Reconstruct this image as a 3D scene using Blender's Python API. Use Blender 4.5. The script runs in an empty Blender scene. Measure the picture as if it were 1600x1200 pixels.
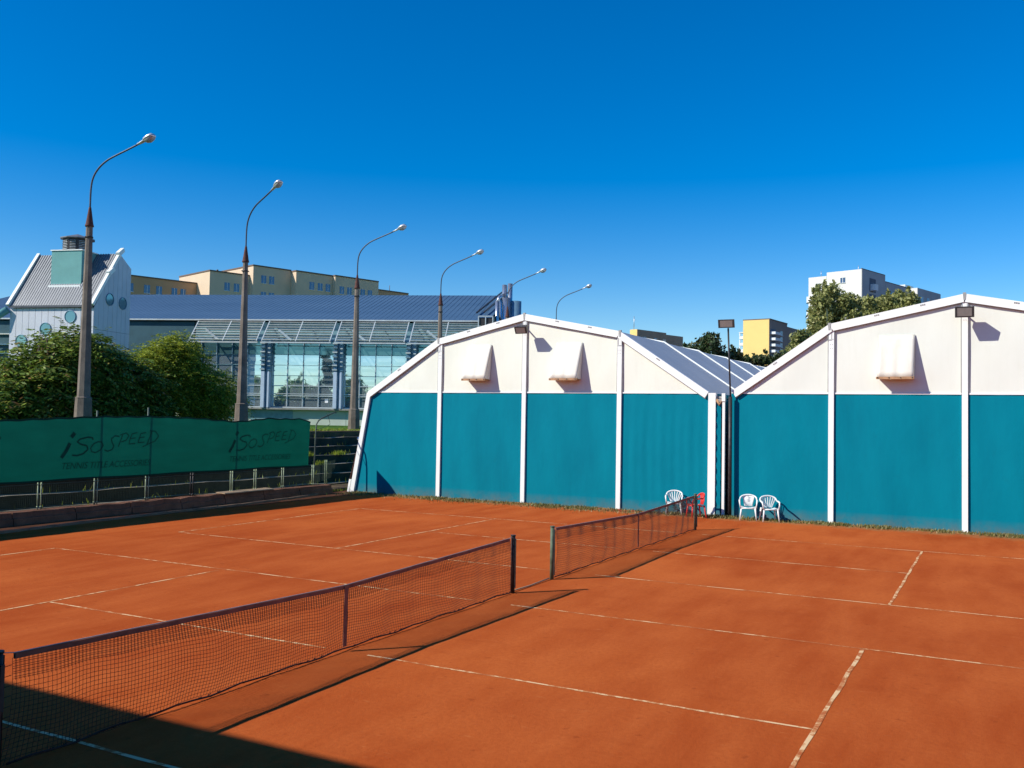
import bpy, math, random
import numpy as np
from mathutils import Vector, Matrix
R = math.radians
random.seed(7)
sc = bpy.context.scene
col = sc.collection

# ------------------------------------------------------------------ camera, sky, sun
cam = bpy.data.cameras.new('camera')
cam.lens = 32.42; cam.sensor_width = 36; cam.clip_start = 0.1; cam.clip_end = 3000
co = bpy.data.objects.new('camera', cam); col.objects.link(co)
rr = Vector((0.4656, -0.8848, 0.0174)).normalized(); ff = Vector((0.8841, 0.4659, 0.036)).normalized()
uu = rr.cross(ff).normalized(); rr = ff.cross(uu).normalized()
co.matrix_world = Matrix(((rr.x, uu.x, -ff.x, -10.5395), (rr.y, uu.y, -ff.y, -8.167), (rr.z, uu.z, -ff.z, 3.3384), (0, 0, 0, 1)))
sc.camera = co

SUN_DIR = Vector((1.02, -0.95, -1.0)).normalized()          # the way the light travels
w = bpy.data.worlds.new('World'); sc.world = w; w.use_nodes = True
nt = w.node_tree; nt.nodes.clear()
sky = nt.nodes.new('ShaderNodeTexSky'); sky.sky_type = 'NISHITA'; sky.sun_disc = False
sky.sun_elevation = math.asin(-SUN_DIR.z); sky.sun_rotation = math.atan2(-SUN_DIR.x, -SUN_DIR.y)
sky.altitude = 100; sky.air_density = 1.0; sky.dust_density = 0.15; sky.ozone_density = 4.0
hs = nt.nodes.new('ShaderNodeHueSaturation'); hs.inputs['Saturation'].default_value = 1.5
hs.inputs['Hue'].default_value = 0.507
bg = nt.nodes.new('ShaderNodeBackground'); bg.inputs['Strength'].default_value = 0.128
out = nt.nodes.new('ShaderNodeOutputWorld')
nt.links.new(sky.outputs[0], hs.inputs['Color']); nt.links.new(hs.outputs[0], bg.inputs[0]); nt.links.new(bg.outputs[0], out.inputs[0])
sl = bpy.data.lights.new('sun', 'SUN'); sl.energy = 5.0; sl.angle = R(0.5); sl.color = (1.0, 0.955, 0.85)
so = bpy.data.objects.new('sun', sl); col.objects.link(so)
so.rotation_euler = SUN_DIR.to_track_quat('-Z', 'Y').to_euler(); so.location = (-30, 30, 40)
sc.view_settings.view_transform = 'Standard'; sc.view_settings.look = 'None'
sc.view_settings.exposure = 0.2; sc.view_settings.gamma = 1.0; sc.view_settings.use_curve_mapping = False
sc.render.engine = 'CYCLES'; sc.cycles.use_denoising = True; sc.cycles.max_bounces = 6

# ------------------------------------------------------------------ materials
class N:
    def __init__(s, name):
        s.m = bpy.data.materials.new(name); s.m.use_nodes = True; s.t = s.m.node_tree; s.t.nodes.clear()
        s.out = s.t.nodes.new('ShaderNodeOutputMaterial'); s.b = s.t.nodes.new('ShaderNodeBsdfPrincipled')
        s.t.links.new(s.b.outputs[0], s.out.inputs[0]); s.geo = s.t.nodes.new('ShaderNodeNewGeometry')
    def n(s, typ, **k):
        x = s.t.nodes.new(typ)
        for a, v in k.items():
            if hasattr(x, a): setattr(x, a, v)
        return x
    def l(s, a, b): s.t.links.new(a, b)
    def pos(s, sx=1, sy=1, sz=1):
        m = s.n('ShaderNodeMapping'); m.inputs['Scale'].default_value = (sx, sy, sz); s.l(s.geo.outputs['Position'], m.inputs[0]); return m.outputs[0]
    def obj(s, sx=1, sy=1, sz=1):
        c = s.n('ShaderNodeTexCoord'); m = s.n('ShaderNodeMapping'); m.inputs['Scale'].default_value = (sx, sy, sz); s.l(c.outputs['Object'], m.inputs[0]); return m.outputs[0]
    def noise(s, vec, scale, detail=4, rough=.55):
        x = s.n('ShaderNodeTexNoise'); x.inputs['Scale'].default_value = scale; x.inputs['Detail'].default_value = detail; x.inputs['Roughness'].default_value = rough
        s.l(vec, x.inputs['Vector']); return x.outputs['Fac']
    def ramp(s, fac, stops, interp='LINEAR'):
        x = s.n('ShaderNodeValToRGB'); x.color_ramp.interpolation = interp; e = x.color_ramp.elements
        while len(e) < len(stops): e.new(.5)
        for i, (p, c) in enumerate(stops): e[i].position = p; e[i].color = (*c, 1) if len(c) == 3 else c
        s.l(fac, x.inputs[0]); return x.outputs[0]
    def mix(s, fac, a, b, mode='MIX'):
        x = s.n('ShaderNodeMix'); x.data_type = 'RGBA'; x.blend_type = mode
        for k, v in (('Factor', fac), ('A', a), ('B', b)):
            i = [q for q in x.inputs if q.name == k and (q.type == ('VALUE' if k == 'Factor' else 'RGBA'))][0]
            if isinstance(v, (int, float)): i.default_value = v
            elif isinstance(v, tuple): i.default_value = (*v, 1)
            else: s.l(v, i)
        return [o for o in x.outputs if o.type == 'RGBA'][0]
    def bump(s, h, strength=.3, dist=.02):
        x = s.n('ShaderNodeBump'); x.inputs['Strength'].default_value = strength; x.inputs['Distance'].default_value = dist
        s.l(h, x.inputs['Height']); s.l(x.outputs[0], s.b.inputs['Normal'])
    def base(s, c):
        if isinstance(c, tuple): s.b.inputs['Base Color'].default_value = (*c, 1)
        else: s.l(c, s.b.inputs['Base Color'])
        return s
    def set(s, rough=.8, metal=0., spec=.3):
        s.b.inputs['Roughness'].default_value = rough; s.b.inputs['Metallic'].default_value = metal
        s.b.inputs['Specular IOR Level'].default_value = spec; return s

def simple(name, c, rough=.7, metal=0, var=.18, scale=3., spec=.3, bump=0, streak=None):
    m = N(name); v = m.pos(*(streak or (1, 1, 1))); f = m.noise(v, scale, 5)
    lo = tuple(max(0, x * (1 - var)) for x in c); hi = tuple(x * (1 + var * .7) for x in c)
    m.base(m.ramp(f, [(.3, lo), (.7, hi)])).set(rough, metal, spec)
    if bump: m.bump(m.noise(m.pos(), scale * 12, 3), bump, .01)
    return m.m

def mat_clay():
    m = N('clay'); m.set(.95, 0, .04)
    big = m.noise(m.pos(), .16, 4, .6); mid = m.noise(m.pos(.35, 1.3, 1), 1.1, 5, .6); fine = m.noise(m.pos(), 14, 4, .7); grit = m.noise(m.pos(), 110, 2, .8)
    c = m.ramp(big, [(.3, (.345, .056, .010)), (.52, (.405, .076, .015)), (.72, (.52, .118, .025))])
    c = m.mix(m.ramp(mid, [(.35, (0, 0, 0)), (.7, (.55, .55, .55))]), c, (.58, .145, .035))
    c = m.mix(m.ramp(m.noise(m.pos(.8, .22, 1), 2.3, 6, .7), [(.55, (0, 0, 0)), (.75, (.3, .3, .3))]), c, (.28, .046, .009))
    scuff = m.noise(m.pos(2.2, .55, 1), 3.1, 7, .8); c = m.mix(m.ramp(scuff, [(.60, (0, 0, 0)), (.70, (.5, .5, .5))]), c, (.60, .20, .065))
    dots = m.noise(m.pos(), 5.5, 2, .4); c = m.mix(m.ramp(dots, [(.69, (0, 0, 0)), (.76, (.45, .45, .45))]), c, (.22, .038, .009))
    c = m.mix(m.ramp(fine, [(.4, (0, 0, 0)), (.75, (.35, .35, .35))]), c, (.33, .052, .011))
    c = m.mix(m.ramp(grit, [(.60, (0, 0, 0)), (.8, (.5, .5, .5))]), c, (.66, .24, .08))
    # trodden dry earth along the tent foot and along the kerb
    sp = m.n('ShaderNodeSeparateXYZ'); m.l(m.geo.outputs['Position'], sp.inputs[0])
    ed = m.n('ShaderNodeMath', operation='MULTIPLY_ADD'); m.l(m.noise(m.pos(), 1.6, 5, .65), ed.inputs[0]); ed.inputs[1].default_value = 2.2; m.l(sp.outputs[0], ed.inputs[2])
    e1 = m.n('ShaderNodeMapRange'); m.l(ed.outputs[0], e1.inputs[0]); e1.inputs[1].default_value = 21.35; e1.inputs[2].default_value = 22.2
    c = m.mix(e1.outputs[0], c, (.32, .155, .062))
    ed2 = m.n('ShaderNodeMath', operation='MULTIPLY_ADD'); m.l(m.noise(m.pos(), 1.2, 4, .6), ed2.inputs[0]); ed2.inputs[1].default_value = .9; m.l(sp.outputs[1], ed2.inputs[2])
    e2 = m.n('ShaderNodeMapRange'); m.l(ed2.outputs[0], e2.inputs[0]); e2.inputs[1].default_value = 15.9; e2.inputs[2].default_value = 16.3
    c = m.mix(e2.outputs[0], c, (.13, .055, .03))
    m.base(c)
    h = m.n('ShaderNodeMath', operation='MULTIPLY_ADD'); m.l(fine, h.inputs[0]); h.inputs[1].default_value = 1.5; m.l(grit, h.inputs[2])
    m.bump(h.outputs[0], .45, .012); return m.m

def mat_line():
    m = N('line_paint'); m.set(.85, 0, .2)
    a = m.noise(m.pos(), 5.5, 6, .75); b = m.noise(m.pos(), 1.1, 3, .6)
    s = m.n('ShaderNodeMath', operation='MULTIPLY_ADD'); m.l(b, s.inputs[0]); s.inputs[1].default_value = .9; m.l(a, s.inputs[2])
    m.base(m.ramp(s.outputs[0], [(.84, (.45, .115, .030)), (.95, (.58, .26, .10)), (1.12, (.76, .50, .26))])); return m.m

def mat_leaf(name, stops, trans=.25):
    m = N(name); m.set(.5, 0, .35)
    r = m.geo.outputs['Random Per Island']; c = m.ramp(r, stops)
    c2 = m.mix(m.ramp(m.noise(m.pos(), .9, 3), [(.35, (0, 0, 0)), (.65, (.35, .35, .35))]), c, stops[len(stops) // 2][1])
    m.base(c2)
    tr = m.n('ShaderNodeBsdfTranslucent'); m.l(c2, tr.inputs[0]); mx = m.n('ShaderNodeMixShader'); mx.inputs[0].default_value = trans
    m.l(m.b.outputs[0], mx.inputs[1]); m.l(tr.outputs[0], mx.inputs[2]); m.l(mx.outputs[0], m.out.inputs[0]); return m.m

def mat_cloth(name, c, trans, var=.1):
    m = N(name); m.set(.75, 0, .15)
    f = m.noise(m.pos(.6, .6, 2.5), 1.3, 4); cc = m.ramp(f, [(.3, tuple(x * (1 - var) for x in c)), (.7, tuple(x * (1 + var) for x in c))]); m.base(cc)
    tr = m.n('ShaderNodeBsdfTranslucent'); m.l(cc, tr.inputs[0]); mx = m.n('ShaderNodeMixShader'); mx.inputs[0].default_value = trans
    m.l(m.b.outputs[0], mx.inputs[1]); m.l(tr.outputs[0], mx.inputs[2]); m.l(mx.outputs[0], m.out.inputs[0])
    m.bump(m.noise(m.pos(1, 1, .5), 4, 3), .25, .02); return m.m

def mat_teal():
    m = N('teal_tarpaulin'); m.set(.7, 0, .06)
    f = m.noise(m.pos(1, 1, .35), .7, 5, .6); g = m.noise(m.pos(1, 1, .08), 9, 4, .6); d = m.noise(m.pos(), 2.2, 6, .7)
    c = m.ramp(f, [(.3, (.0, .160, .230)), (.7, (.0, .200, .275))])
    c = m.mix(m.ramp(g, [(.45, (0, 0, 0)), (.75, (.14, .14, .14))]), c, (.0, .235, .300))
    c = m.mix(m.ramp(d, [(.60, (0, 0, 0)), (.80, (.35, .35, .35))]), c, (.004, .135, .185))
    sp = m.n('ShaderNodeSeparateXYZ'); m.l(m.geo.outputs['Position'], sp.inputs[0])
    lo = m.n('ShaderNodeMapRange'); m.l(sp.outputs[2], lo.inputs[0]); lo.inputs[1].default_value = .45; lo.inputs[2].default_value = 0.
    mm = m.n('ShaderNodeMath', operation='MULTIPLY'); m.l(lo.outputs[0], mm.inputs[0]); m.l(m.ramp(d, [(.3, (0, 0, 0)), (.7, (.6, .6, .6))]), mm.inputs[1])
    c = m.mix(mm.outputs[0], c, (.22, .13, .07)); m.base(c)
    m.bump(m.noise(m.pos(1, 1, .6), 2.2, 4), .3, .04); return m.m

def mat_pvc(name, c, dirt=(.50, .45, .36), amt=.45):
    m = N(name); m.set(.55, 0, .3)
    a = m.noise(m.pos(1, 1, .5), .8, 6, .65); s = m.noise(m.pos(1, 1, .12), 6, 4, .6)
    cc = m.mix(m.ramp(a, [(.4, (0, 0, 0)), (.75, (amt, amt, amt))]), c, dirt); cc = m.mix(m.ramp(s, [(.5, (0, 0, 0)), (.8, (.3, .3, .3))]), cc, dirt)
    m.base(cc); m.bump(m.noise(m.pos(), 2.2, 3), .12, .03); return m.m

def mat_concrete(name, c, scale=2.):
    m = N(name); m.set(.9, 0, .2)
    a = m.noise(m.pos(), scale, 6, .7); b = m.noise(m.pos(1, 1, .3), scale * 4, 5, .6)
    cc = m.ramp(a, [(.3, tuple(x * .6 for x in c)), (.55, c), (.75, tuple(x * 1.3 for x in c))])
    cc = m.mix(m.ramp(b, [(.55, (0, 0, 0)), (.75, (.5, .5, .5))]), cc, tuple(x * .5 for x in c)); m.base(cc)
    m.bump(m.noise(m.pos(), scale * 15, 4), .5, .015); return m.m

def mat_glass(name, tint, rough=.03, metal=.75):
    m = N(name); m.base(m.ramp(m.noise(m.obj(.6, .6, .6), 1.2, 3), [(.3, tuple(x * .9 for x in tint)), (.7, tint)])); m.set(rough, metal, .6)
    m.bump(m.noise(m.obj(), .7, 2), .06, .05); return m.m

def mat_grass():
    m = N('grass'); m.set(.9, 0, .1); a = m.noise(m.pos(), 1.5, 6, .7); b = m.noise(m.pos(), 14, 4, .7)
    c = m.ramp(a, [(.3, (.045, .10, .012)), (.6, (.085, .19, .02)), (.8, (.14, .20, .04))]); c = m.mix(m.ramp(b, [(.4, (0, 0, 0)), (.7, (.6, .6, .6))]), c, (.03, .07, .01))
    m.base(c); m.bump(b, .8, .04); return m.m

def mat_seam_roof():
    m = N('blue_roof_metal'); m.base(m.ramp(m.noise(m.obj(.3, 1, 1), .5, 4), [(.3, (.050, .112, .200)), (.7, (.066, .135, .230))])).set(.65, .15, .3); return m.m

M = dict(
    clay=mat_clay(), line=mat_line(), grass=mat_grass(), teal=mat_teal(),
    pvc=mat_pvc('white_tent_fabric', (.77, .785, .68), (.68, .68, .57)), pvc2=mat_pvc('white_tent_fabric_grey', (.74, .76, .68), (.65, .66, .57), .35),
    roofpvc=mat_pvc('grey_roof_fabric', (.50, .50, .50), (.36, .36, .36)), beam=simple('white_lacquered_beam', (.84, .85, .82), .4, 0, .05, 2),
    flap=mat_pvc('flap_fabric', (.74, .72, .64), (.62, .50, .37), .5), rust=simple('rust_stain', (.42, .24, .13), .8, 0, .35, 6),
    greytrim=simple('grey_keder_rail', (.36, .35, .33), .5, .3), steel=simple('galvanised_steel', (.52, .54, .56), .4, .7, .12, 4),
    darksteel=simple('dark_steel', (.055, .05, .05), .5, .4, .3, 8), lampglass=simple('lamp_glass', (.22, .21, .20), .2, .2, .1, 6, .6),
    concrete=mat_concrete('weathered_concrete', (.23, .105, .06)), poleconc=mat_concrete('pole_concrete', (.20, .165, .135), 1.5), step=mat_concrete('old_step_concrete', (.34, .29, .22)), stepshade=mat_concrete('shaded_step_face', (.05, .045, .035)),
    kerb=mat_concrete('kerb_stone', (.27, .17, .11)), dirt=mat_concrete('brown_earth', (.13, .085, .05)),
    rustcone=simple('rusty_red_cone', (.105, .042, .032), .8, .1, .35, 8), arm=simple('painted_arm', (.07, .085, .11), .5, .4),
    head=simple('aluminium_lamp_head', (.72, .73, .74), .35, .6, .06), bowl=simple('lamp_bowl', (.40, .42, .43), .15, .2, .1, 5, .7),
    greenpost=simple('green_net_post', (.10, .14, .09), .6, .1, .35, 7), blackpost=simple('black_net_post', (.03, .03, .028), .5, .2, .3, 9),
    net=simple('net_cord', (.055, .020, .014), .8, 0, .3, 9), band=simple('net_headband', (.26, .095, .06), .85, 0, .3, 5), cable=simple('net_cable', (.45, .42, .38), .5, .3),
    screen=mat_cloth('green_windscreen_cloth', (.003, .150, .092), .20), print=mat_cloth('dark_print', (.003, .085, .055), .16), hem=mat_cloth('dark_hem', (.003, .045, .032), .1),
    fpost=simple('pale_green_fence_post', (.30, .36, .23), .6, .1, .3, 9), fpole=simple('dark_green_pole', (.09, .12, .10), .6, .2, .3, 6), wire=simple('fence_wire', (.035, .055, .04), .6, .3),
    board=simple('weathered_board', (.46, .32, .19), .8, 0, .3, 4, streak=(.3, 3, 1)),
    chairw=simple('white_plastic', (.80, .82, .80), .35, 0, .04, 6, .5), chairr=simple('red_plastic', (.68, .045, .035), .35, 0, .15, 5, .5),
    bark=simple('bark', (.09, .065, .045), .9, 0, .4, 8, .1, .5),
    glass=mat_glass('facade_glass', (.62, .78, .86), .02, .8), glassshade=mat_glass('louvre_shaded_glass', (.12, .26, .28), .05, .6), win=mat_glass('window_glass', (.10, .15, .22), .08, .5),
    port=mat_glass('porthole_glass', (.20, .33, .33), .05, .7), mull=simple('pale_mullion', (.55, .60, .60), .4, .3, .05), bluecol=simple('pale_blue_column', (.50, .60, .72), .45, .1, .08),
    deepblue=simple('deep_blue_steel', (.13, .24, .34), .45, .2, .15), louv=simple('grey_louvre', (.62, .64, .62), .45, .5, .15, 2, streak=(1, 1, 1)),
    plinth=simple('pale_plinth_panel', (.50, .56, .48), .8, 0, .08, 1.2), glassblock=simple('blue_glass_block', (.19, .33, .37), .3, 0, .2, 3, .5), ledge=mat_concrete('ledge_concrete', (.30, .30, .27)),
    roof=mat_seam_roof(), tealwall=simple('dark_teal_wall', (.035, .10, .13), .6, 0, .15, 1.5),
    cladw=simple('white_cladding', (.56, .57, .62), .5, .1, .06, 1.2), joint=simple('dark_joint', (.09, .10, .12), .8, 0, .2, 3), aqua=simple('aqua_render', (.155, .37, .36), .8, 0, .09, 1.5),
    greyroof=simple('grey_ribbed_roof', (.19, .20, .215), .55, .3, .12, 1.2), ribs=simple('pale_roof_rib', (.24, .25, .27), .5, .3),
    orange=simple('ochre_render', (.58, .34, .19), .9, 0, .08, .4), cream=simple('cream_render', (.68, .52, .37), .9, 0, .07, .4), trim=simple('roof_trim', (.17, .12, .09), .8),
    yellow=simple('yellow_render', (.85, .60, .22), .9, 0, .05, .4), yellowshade=simple('yellow_render_shaded', (.28, .22, .19), .9, 0, .1, .5), white=simple('white_render', (.70, .69, .64), .9, 0, .06, .4),  # brown tone is the yellow wall's shaded side, darkened in the colour
    whiteshade=simple('white_render_shaded', (.42, .43, .45), .9, 0, .08, .5), balc=simple('balcony_white', (.72, .74, .76), .7, 0, .05), shade=simple('recess_shade', (.12, .14, .18), .8),  # grey tone is the white wall's shaded side, darkened in the colour
    clubhouse=simple('clubhouse_wall', (.50, .46, .40), .9, 0, .1, .6), brick=simple('red_rubble', (.42, .10, .045), .9, 0, .3, 12),
    silver=simple('silver_duct', (.62, .64, .66), .25, .85, .1, 3), paper=simple('paper', (.8, .8, .8), .8, 0, .03),
    leafa=mat_leaf('sumac_leaves', [(0, (.015, .035, .006)), (.35, (.075, .145, .02)), (.75, (.28, .37, .05)), (.93, (.24, .21, .05)), (1, (.36, .14, .07))], .3),
    leafb=mat_leaf('shrub_leaves', [(0, (.022, .05, .006)), (.33, (.14, .21, .018)), (.7, (.40, .45, .04)), (1, (.30, .30, .035))], .35),
    leafc=mat_leaf('poplar_leaves', [(0, (.12, .15, .04)), (.45, (.27, .29, .09)), (1, (.45, .42, .17))], .25),
    leafd=mat_leaf('dark_leaves', [(0, (.018, .040, .014)), (.5, (.042, .075, .022)), (1, (.12, .10, .05))], .15),
    weed=mat_leaf('weeds', [(0, (.07, .11, .02)), (.5, (.19, .17, .05)), (1, (.36, .25, .11))], .2),
)

# ------------------------------------------------------------------ builders
class MB:
    def __init__(s): s.v = []; s.f = []; s.sm = []
    def add(s, vs, fs, smooth=False):
        o = len(s.v); s.v += [tuple(v) for v in vs]; s.f += [tuple(i + o for i in f) for f in fs]; s.sm += [smooth] * len(fs); return s
    def box(s, x0, x1, y0, y1, z0, z1):
        return s.add([(x0, y0, z0), (x1, y0, z0), (x1, y1, z0), (x0, y1, z0), (x0, y0, z1), (x1, y0, z1), (x1, y1, z1), (x0, y1, z1)],
                     [(0, 3, 2, 1), (4, 5, 6, 7), (0, 1, 5, 4), (1, 2, 6, 5), (2, 3, 7, 6), (3, 0, 4, 7)])
    def obox(s, c, ax, ay, az):       # oriented box: centre and three half vectors
        c, ax, ay, az = map(Vector, (c, ax, ay, az))
        p = [c + a * ax + b * ay + d * az for d in (-1, 1) for a, b in ((-1, -1), (1, -1), (1, 1), (-1, 1))]
        return s.add(p, [(0, 3, 2, 1), (4, 5, 6, 7), (0, 1, 5, 4), (1, 2, 6, 5), (2, 3, 7, 6), (3, 0, 4, 7)])
    def bar(s, a, b, wd, dp, up=(0, 0, 1)):
        a, b = Vector(a), Vector(b); d = (b - a); u = Vector(up); sx = d.cross(u)
        if sx.length < 1e-6: sx = d.cross(Vector((1, 0, 0)))
        sx.normalize(); uy = sx.cross(d).normalized()
        return s.obox((a + b) / 2, d / 2, sx * wd / 2, uy * dp / 2)
    def tube(s, pts, rad, n=8, cap=True, smooth=True):
        pts = [Vector(p) for p in pts]; rs = rad if isinstance(rad, (list, tuple)) else [rad] * len(pts)
        vs = []; ref = None
        for i, p in enumerate(pts):
            d = (pts[min(i + 1, len(pts) - 1)] - pts[max(i - 1, 0)]).normalized()
            if ref is None: ref = Vector((1, 0, 0)) if abs(d.x) < .9 else Vector((0, 1, 0))
            a = (ref - d * ref.dot(d)).normalized(); b = d.cross(a); ref = a
            for k in range(n):
                t = 2 * math.pi * k / n; vs.append(p + (a * math.cos(t) + b * math.sin(t)) * rs[i])
        fs = [(i * n + k, i * n + (k + 1) % n, (i + 1) * n + (k + 1) % n, (i + 1) * n + k) for i in range(len(pts) - 1) for k in range(n)]
        s.add(vs, fs, smooth)
        if cap and n > 3: s.f.append(tuple(range(len(s.v) - len(vs) + n - 1, len(s.v) - len(vs) - 1, -1))); s.sm.append(False); s.f.append(tuple(range(len(s.v) - n, len(s.v)))); s.sm.append(False)
        return s
    def prism(s, poly, ext):          # planar polygon (3d points) extruded by a vector
        n = len(poly); ext = Vector(ext); a = [Vector(p) for p in poly]; b = [p + ext for p in a]
        return s.add(a + b, [tuple(range(n)), tuple(range(2 * n - 1, n - 1, -1))] + [(i, i + n, (i + 1) % n + n, (i + 1) % n) for i in range(n)])
    def build(s, name, mat, parent=None, world=False, bevel=0):
        me = bpy.data.meshes.new(name); vs = s.v
        if world and parent is not None:
            inv = abs_matrix(parent).inverted(); vs = [tuple(inv @ Vector(v)) for v in vs]
        me.from_pydata(vs, [], s.f); me.polygons.foreach_set('use_smooth', s.sm)
        if mat: me.materials.append(mat)
        me.update(); o = bpy.data.objects.new(name, me); col.objects.link(o)
        if parent is not None: o.parent = parent
        if bevel:
            b = o.modifiers.new('edge', 'BEVEL'); b.width = bevel; b.segments = 2; b.limit_method = 'ANGLE'
        return o

def abs_matrix(o):
    m = Matrix.LocRotScale(o.location, o.rotation_euler, o.scale)
    return abs_matrix(o.parent) @ m if o.parent else m
def raw_mesh(name, V, F, mat, parent=None):
    me = bpy.data.meshes.new(name); nv, nf = len(V), len(F)
    me.vertices.add(nv); me.vertices.foreach_set('co', np.asarray(V, dtype=np.float32).ravel())
    me.loops.add(nf * 4); me.loops.foreach_set('vertex_index', np.asarray(F, dtype=np.int32).ravel())
    me.polygons.add(nf); me.polygons.foreach_set('loop_start', np.arange(0, nf * 4, 4, dtype=np.int32)); me.polygons.foreach_set('loop_total', np.full(nf, 4, dtype=np.int32))
    me.update(calc_edges=True); me.materials.append(mat); o = bpy.data.objects.new(name, me); col.objects.link(o)
    if parent is not None: o.parent = parent
    return o
def tag(o, label=None, cat=None, group=None, kind=None):
    if label: o['label'] = label
    if cat: o['category'] = cat
    if group: o['group'] = group
    if kind: o['kind'] = kind
    return o
def empty(name, loc=(0, 0, 0), rz=0, label=None, cat=None, group=None):
    o = bpy.data.objects.new(name, None); col.objects.link(o); o.location = loc; o.rotation_euler = (0, 0, rz); o.empty_display_size = .3
    return tag(o, label, cat, group)
def copy_tree(o, parent=None):
    c = o.copy(); col.objects.link(c)
    if parent is not None: c.parent = parent
    for ch in [x for x in bpy.data.objects if x.parent == o]: copy_tree(ch, c)
    return c
def struct(o): o['kind'] = 'structure'; return o

# ------------------------------------------------------------------ ground and terrain
struct(MB().add([(-1500, -1500, -.06), (1500, -1500, -.06), (1500, 1500, -.06), (-1500, 1500, -.06)], [(0, 1, 2, 3)]).build('ground', M['dirt']))
b = MB(); nx, ny = 90, 90
xs = np.linspace(-11.2, 21.9, nx); ys = np.linspace(-26, 16.9, ny)
rng = np.random.RandomState(3)
for y in ys:
    for x in xs:
        rise = .05 * max(0, (x - 20.7) / 1.2) * (1 + .6 * math.sin(y * 1.7) + .4 * math.sin(y * 4.1))
        b.v.append((x, y, rise))
for j in range(ny - 1):
    for i in range(nx - 1): b.f.append((j * nx + i, j * nx + i + 1, (j + 1) * nx + i + 1, (j + 1) * nx + i)); b.sm.append(True)
struct(b.build('clay_ground', M['clay']))
# raised ground behind the terrace
struct(MB().box(-60, 400, 21.62, 500, -.5, 2.46).build('upper_ground', M['grass']))
struct(MB().box(-10, 120, 21.57, 22.3, 2.0, 2.475).build('dirt_path', M['dirt']))
struct(MB().box(-10, 60, 17.02, 18.9, -.05, .13).build('gravel_strip', M['dirt']))

# terrace steps (old stone stand)
ts = empty('terrace', (2, 18.6, 0)); struct(ts)
for k in range(6):
    y0 = 18.62 + .5 * k; b = MB(); n = 48; top = []; z = .2 + .395 * k
    for i in range(n + 1):
        x = -6 + 66 * i / n; jy = .035 * math.sin(i * 1.9 + k) + .03 * math.sin(i * 4.7 + 2 * k); jz = .018 * math.sin(i * 2.3 + k * 3) + .012 * math.sin(i * 5.1)
        top += [(x, y0 + jy, z + jz), (x, y0 + .62, z + jz), (x, y0 + jy + .02, -.1)]
    fs = []
    for i in range(n):
        a = 3 * i; c = a + 3; fs += [(a, c, c + 1, a + 1), (a + 2, c + 2, c, a)]
    b.add(top, fs); st = b.build('step', M['step'], ts, True); st['kind'] = 'structure'; st.data.materials.append(M['stepshade'])  # second material: risers painted near black for the shade on them
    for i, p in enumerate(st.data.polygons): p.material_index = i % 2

# court lines
def line(p, q, wd=.05, wob=.006):
    p, q = Vector(p), Vector(q); d = q - p; L = d.length; n = max(3, int(L / .35)); t = Vector((-d.y, d.x)).normalized(); b = MB(); vs = []
    for i in range(n + 1):
        c = p + d * i / n; o = wob * math.sin(i * 1.3 + p.x) + random.uniform(-wob, wob) * .6; e = wd / 2 * random.uniform(.8, 1.1)
        vs += [(c.x + t.x * (o - e), c.y + t.y * (o - e), .004), (c.x + t.x * (o + e), c.y + t.y * (o + e), .004)]
    b.add(vs, [(2 * i, 2 * i + 2, 2 * i + 3, 2 * i + 1) for i in range(n)]); struct(b.build('court_line', M['line']))
D = 11.99; S = 4.115; BL = 11.885; SV = 6.40
for cx in (0, D):
    line((cx - S, BL), (cx - S, .35)) if cx else None; line((cx - S, -.55), (cx - S, -BL)) if cx else line((cx - S - .12, BL), (cx - S - .12, -BL))
    line((cx + S, BL), (cx + S, .25)); line((cx + S, -.5), (cx + S, -BL))
    line((cx - S, BL), (cx + S, BL)); line((cx - S, -BL), (cx + S, -BL))
    line((cx - S, SV), (cx + S - (.15 if cx == 0 else 0), SV)); line((cx - S, -SV), (cx + S, -SV), .055)
    line((cx, SV - .05), (cx, .32)); line((cx, -.42), (cx, -SV + .03))

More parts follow.
